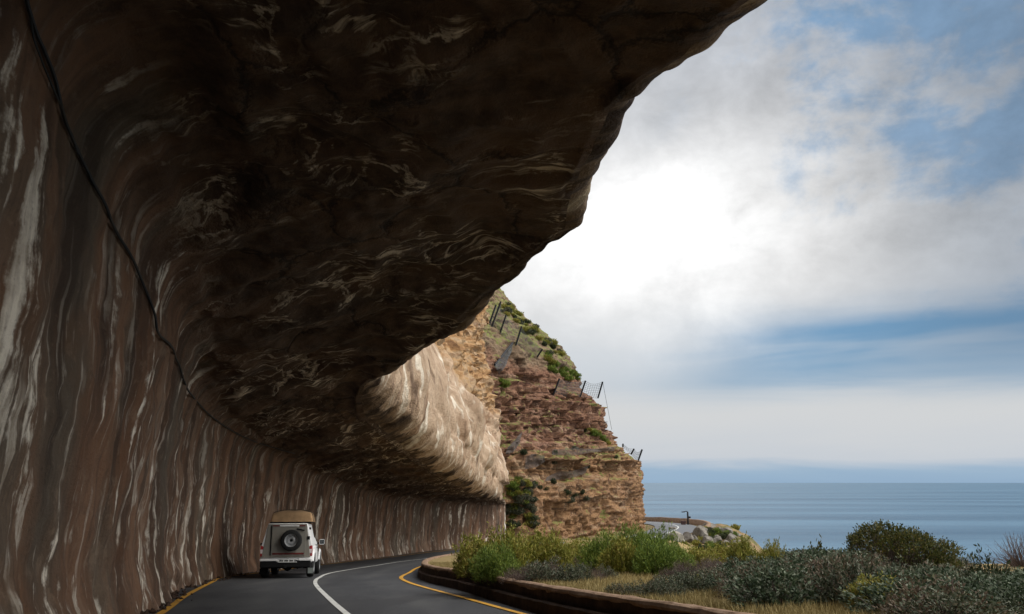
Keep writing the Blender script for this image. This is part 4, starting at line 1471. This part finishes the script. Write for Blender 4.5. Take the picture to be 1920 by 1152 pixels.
rockm = boulder_mesh(91)
rockm.materials.append(M_BLD)
for k in range(22):
    px, py = random.uniform(1300, 1384), random.uniform(984, 1030)
    q = on_head(px, py)
    if rdist(q.x, q.y) < 5: continue
    o = link('boulder', rockm, None)
    s_ = random.uniform(.25, .75)
    o.location = (q.x, q.y, gh(q.x, q.y) + s_ * .1)
    o.scale = (s_ * random.uniform(.9, 1.5), s_, s_ * random.uniform(.5, .9))
    o.rotation_euler = (random.uniform(-.3, .3), random.uniform(-.3, .3), random.uniform(0, 6.3))
    tag(o, 'small grey brown rock strewn on the headland slope', 'rock', 'small rocks strewn on the headland')
# scrub on cliff and headland
crub = [shrub('cliff_shrub', .75, .75, 150, 9, .24, .09, L_OLIVE, spread=.22, upw=.8, stems=14, stem_r=.02), shrub('cliff_shrub', .75, .7, 150, 9, .26, .08, L_BRIGHT, spread=.22, upw=.8, stems=14, stem_r=.02), shrub('cliff_shrub', .7, .8, 130, 9, .24, .08, L_DARK, spread=.22, upw=.6, stems=14, stem_r=.02), shrub('cliff_shrub', .7, .8, 150, 9, .24, .09, L_GREY, spread=.22, upw=.6, stems=14, stem_r=.02)]
def cl_place(px, py, s, k, lab, grp):
    q, n_ = on_cliff(px, py)
    o = place(crub, q.x, q.y, s, s * .9, lab, 'shrub', grp, z=q.z - .15 * s, dz=0, pick=k)
    return o
slope = [(1030, 678), (1040, 686), (1050, 690), (1060, 697), (1072, 702), (1080, 708), (1045, 700), (1022, 668), (1065, 707), (1035, 694), (1055, 704)]
for px, py in slope:
    for _ in range(2):
        cl_place(px + random.uniform(-5, 5), py + random.uniform(-4, 4), random.uniform(.7, 1.3), random.choice([1, 1, 0]), 'bright green shrub on the slope between the two upper rockfall fences', 'green shrubs on the slope between the fences')
for k in range(42):
    t = random.random()
    px = 945 + 110 * t + random.uniform(-10, 6)
    py = 568 + 92 * t + random.uniform(0, 20)
    cl_place(px, py, random.uniform(.6, 1.3), random.choice([0, 0, 2, 3]), 'dull green scrub on the high slope along the cliff skyline', 'scrub along the cliff skyline')
for k in range(96):
    px = random.choice([958, 964, 970, 984, 992, 998]) + random.uniform(-7, 7)
    py = random.uniform(898, 995)
    if 972 < px < 988 and py > 945: continue
    cl_place(px, py, random.uniform(.5, 1.0), random.choice([0, 2, 3, 3, 3, 1]), 'grey green shrub hanging in the gully between tunnel and cliff', 'shrubs in the cliff gully')
for px, py in [(1105, 806), (1112, 810), (1118, 816), (1126, 820), (1132, 826), (1121, 812), (1140, 832)]:
    cl_place(px, py, random.uniform(.7, 1.1), random.choice([0, 1]), 'green shrub on the ledge above the draped cliff nets', 'shrubs on the cliff ledge above the nets')
for px, py in [(1096, 808), (1078, 842), (1040, 850), (1155, 858), (1036, 868), (1100, 876), (981, 850), (1010, 915), (1022, 918), (1035, 905), (1062, 925), (1076, 930), (1090, 924), (1070, 940), (1098, 936)]:
    cl_place(px, py, random.uniform(.6, 1.0), random.choice([2, 2, 3]), 'dark shrub clinging to the tan lower cliff', 'dark shrubs on the lower cliff')
for px, py in [(942, 716), (948, 720), (945, 724)]:
    cl_place(px, py, .9, 1, 'vivid green shrub under the netted rock chute', 'vivid green shrubs under the chute')
for k in range(60):
    px, py = random.uniform(1228, 1380), random.uniform(990, 1030)
    q = on_head(px, py)
    if rdist(q.x, q.y) < 5: continue
    place(crub, q.x, q.y, random.uniform(.5, 1.1), None, 'low scrub between the boulders of the headland', 'shrub', 'scrub between the headland boulders', z=gh(q.x, q.y), dz=-.1, pick=random.choice([0, 0, 1, 2, 3]))

# ------------------------------------------------------------------ rockfall fences and nets
M_POST = plain('post_steel', (.022, .022, .024), .6, .4)
M_NET = plain('net_wire', (.15, .16, .165), .6, .2)
M_NET2 = plain('old_net_wire', (.13, .105, .09), .8, .1)
def wires(mb, G, r):
    nu, nv = len(G), len(G[0])
    for i in range(nu): mb.tube(G[i], r, 3, False)
    for j in range(nv): mb.tube([G[i][j] for i in range(nu)], r, 3, False)
def fence(posts, label, group, sag=.18, r=.022, guys=(), open_end=None):
    tops, bots = [], []
    for (tx, ty, bx, by) in posts:
        bpt, n_ = on_cliff(bx, by)
        bots.append(bpt)
        tops.append(at(tx, ty, bpt.y - .5))
    root = empty('rockfall_fence', bots[0])
    tag(root, label, 'rockfall fence', group)
    o = root.location
    for t, b_ in zip(tops, bots):
        MB().tube([b_ - o, t - o], .13, 6).build('post', M_POST, root)
    nt = MB()
    for k in range(len(tops) - 1):
        a, b_, c_, d_ = tops[k] - o, tops[k + 1] - o, bots[k] - o, bots[k + 1] - o
        nu = max(3, int((b_ - a).length / .32))
        nv = max(3, int((a - c_).length / .32))
        G = []
        for i in range(nu + 1):
            f = i / nu
            s_ = 4 * f * (1 - f)
            hi_ = a.lerp(b_, f)
            lo_ = c_.lerp(d_, f)
            rowp = []
            for j in range(nv + 1):
                h = j / nv
                p = lo_.lerp(hi_, h * (1 - sag * s_))
                p.y -= .3 * math.sin(math.pi * h) * s_
                rowp.append(p)
            G.append(rowp)
        wires(nt, G, r)
    nt.build('net', M_NET, root)
    for (k, px, py) in guys:
        q, _ = on_cliff(px, py)
        MB().tube([tops[k] - o, q - o], .025, 4).build('guy_wire', M_POST, root)
    return root
fence([(930, 572, 918, 606), (939, 566, 922, 613), (949, 591, 938, 624), (978, 612, 967, 648), (1017, 655, 1007, 670)], 'long rockfall fence of dark posts and grey net high on the cliff', None)
fence([(1049, 710, 1037, 742), (1098, 714, 1088, 744), (1130, 716, 1121, 747)], 'rockfall fence jutting past the cliff edge at mid height', None, guys=[(2, 1147, 806)])
fence([(1168, 833, 1168, 838), (1189, 842, 1183, 852), (1204, 843, 1196, 866)], 'small low rockfall fence jutting out at the cliff corner', None, sag=.35)
def drape(top, bot, label, name='draped_net', mat=None, off=.35, sp=.16, r=.028):
    n = len(top)
    L = sum(math.hypot(top[k + 1][0] - top[k][0], top[k + 1][1] - top[k][1]) for k in range(n - 1)) * 120 / F
    H = max(math.hypot(a[0] - b_[0], a[1] - b_[1]) for a, b_ in zip(top, bot)) * 120 / F
    nu, nv = max(4, int(L / sp)), max(3, int(H / sp))
    G = []
    tp, bt = [Vector((*p, 0)) for p in top], [Vector((*p, 0)) for p in bot]
    for i in range(nu + 1):
        f = i / nu * (n - 1)
        k = min(n - 2, int(f))
        A, B = tp[k].lerp(tp[k + 1], f - k), bt[k].lerp(bt[k + 1], f - k)
        rowp = []
        for j in range(nv + 1):
            p = A.lerp(B, j / nv)
            q, n_ = on_cliff(p.x, p.y)
            rowp.append(q + Vector((0, -off, 0)) + Vector((.05 * nz(q), 0, 0)))
        G.append(rowp)
    # relax depth so the net hangs smooth
    for _ in range(6):
        for i in range(nu + 1):
            for j in range(nv + 1):
                nb = [G[a][b_].y for a, b_ in ((i - 1, j), (i + 1, j), (i, j - 1), (i, j + 1)) if 0 <= a <= nu and 0 <= b_ <= nv]
                G[i][j].y = min(G[i][j].y, .3 * G[i][j].y + .7 * sum(nb) / len(nb))
    mb = MB()
    wires(mb, G, r)
    o = mb.build(name, mat or M_NET2, None)
    return tag(o, label, 'net')
drape([(979, 810), (966, 826), (952, 840)], [(974, 832), (962, 848), (948, 852)], 'grey net hanging in folds beside the end of the tunnel roof')
drape([(986, 856), (1003, 852), (1020, 856)], [(984, 880), (1005, 876), (1021, 866)], 'sagging brown net pocket on the cliff left of the long net')
drape([(1036, 844), (1075, 842), (1115, 843), (1154, 838)], [(1035, 853), (1075, 854), (1115, 848), (1150, 846)], 'long brown net strip draped along the cliff ledge')
drape([(1025, 895), (1050, 884), (1075, 884), (1102, 874)], [(1022, 902), (1048, 899), (1075, 895), (1096, 888)], 'sagging brown net strip under the long one on the tan rock')
drape([(961, 646), (945, 668), (928, 688)], [(959, 660), (947, 688), (936, 702)], 'grey net chute stretched over the dark rock gully', mat=M_NET, sp=.2)
q1, _ = on_cliff(961, 646)
q2, _ = on_cliff(928, 687)
tag(MB().tube([q1 + Vector((0, -.6, .1)), q2 + Vector((0, -.6, .1))], .16, 6).build('steel_pole', M_POST), 'dark steel pole lying along the top of the net chute', 'pole')

# ------------------------------------------------------------------ signpost and box at the road bend
q = on_head(1290, 980)
qy = 146.0
qx = ray(1290, 978)[0] * qy
zb = gh(qx, qy)
sp = empty('lamp_post', (qx, qy, zb))
tag(sp, 'thin dark lamp post standing by the distant road bend', 'lamp post')
hgt = at(1290, 960, qy).z - zb
MB().tube([(0, 0, -.2), (0, 0, hgt)], [.17, .13], 8).build('pole', M_POST, sp)
MB().tube([(0, 0, hgt), (-.25, 0, hgt + .1), (-.7, 0, hgt)], .08, 6).build('arm', M_POST, sp)
MB().box(-1.0, -.5, -.12, .12, hgt - .10, hgt + .04).build('lamp_head', M_POST, sp, bevel=.03)
MB().box(.0, .45, -.1, .1, hgt * .52, hgt * .66).build('small_sign', M_POST, sp, bevel=.02)
bx = ray(1281, 978)[0] * qy
bn = empty('roadside_bin', (bx, qy, gh(bx, qy)))
tag(bn, 'small brown bin beside the distant lamp post', 'bin')
M_BIN = plain('bin_brown', (.09, .05, .045), .8)
MB().loft([[Vector((sx_ * .30, sy_ * .3, -.1)) for sx_, sy_ in ((-1, -1), (1, -1), (1, 1), (-1, 1))], [Vector((sx_ * .38, sy_ * .38, .62)) for sx_, sy_ in ((-1, -1), (1, -1), (1, 1), (-1, 1))]]).build('body', M_BIN, bn, bevel=.03)
MB().box(-.44, .44, -.44, .44, .63, .74).build('lid', M_BIN, bn, bevel=.04)
scene.view_settings.view_transform = 'Standard'
scene.view_settings.look = 'None'
scene.view_settings.exposure = 0
scene.view_settings.gamma = 1
scene.cycles.use_denoising = True
scene.cycles.max_bounces = 6
scene.cycles.diffuse_bounces = 4
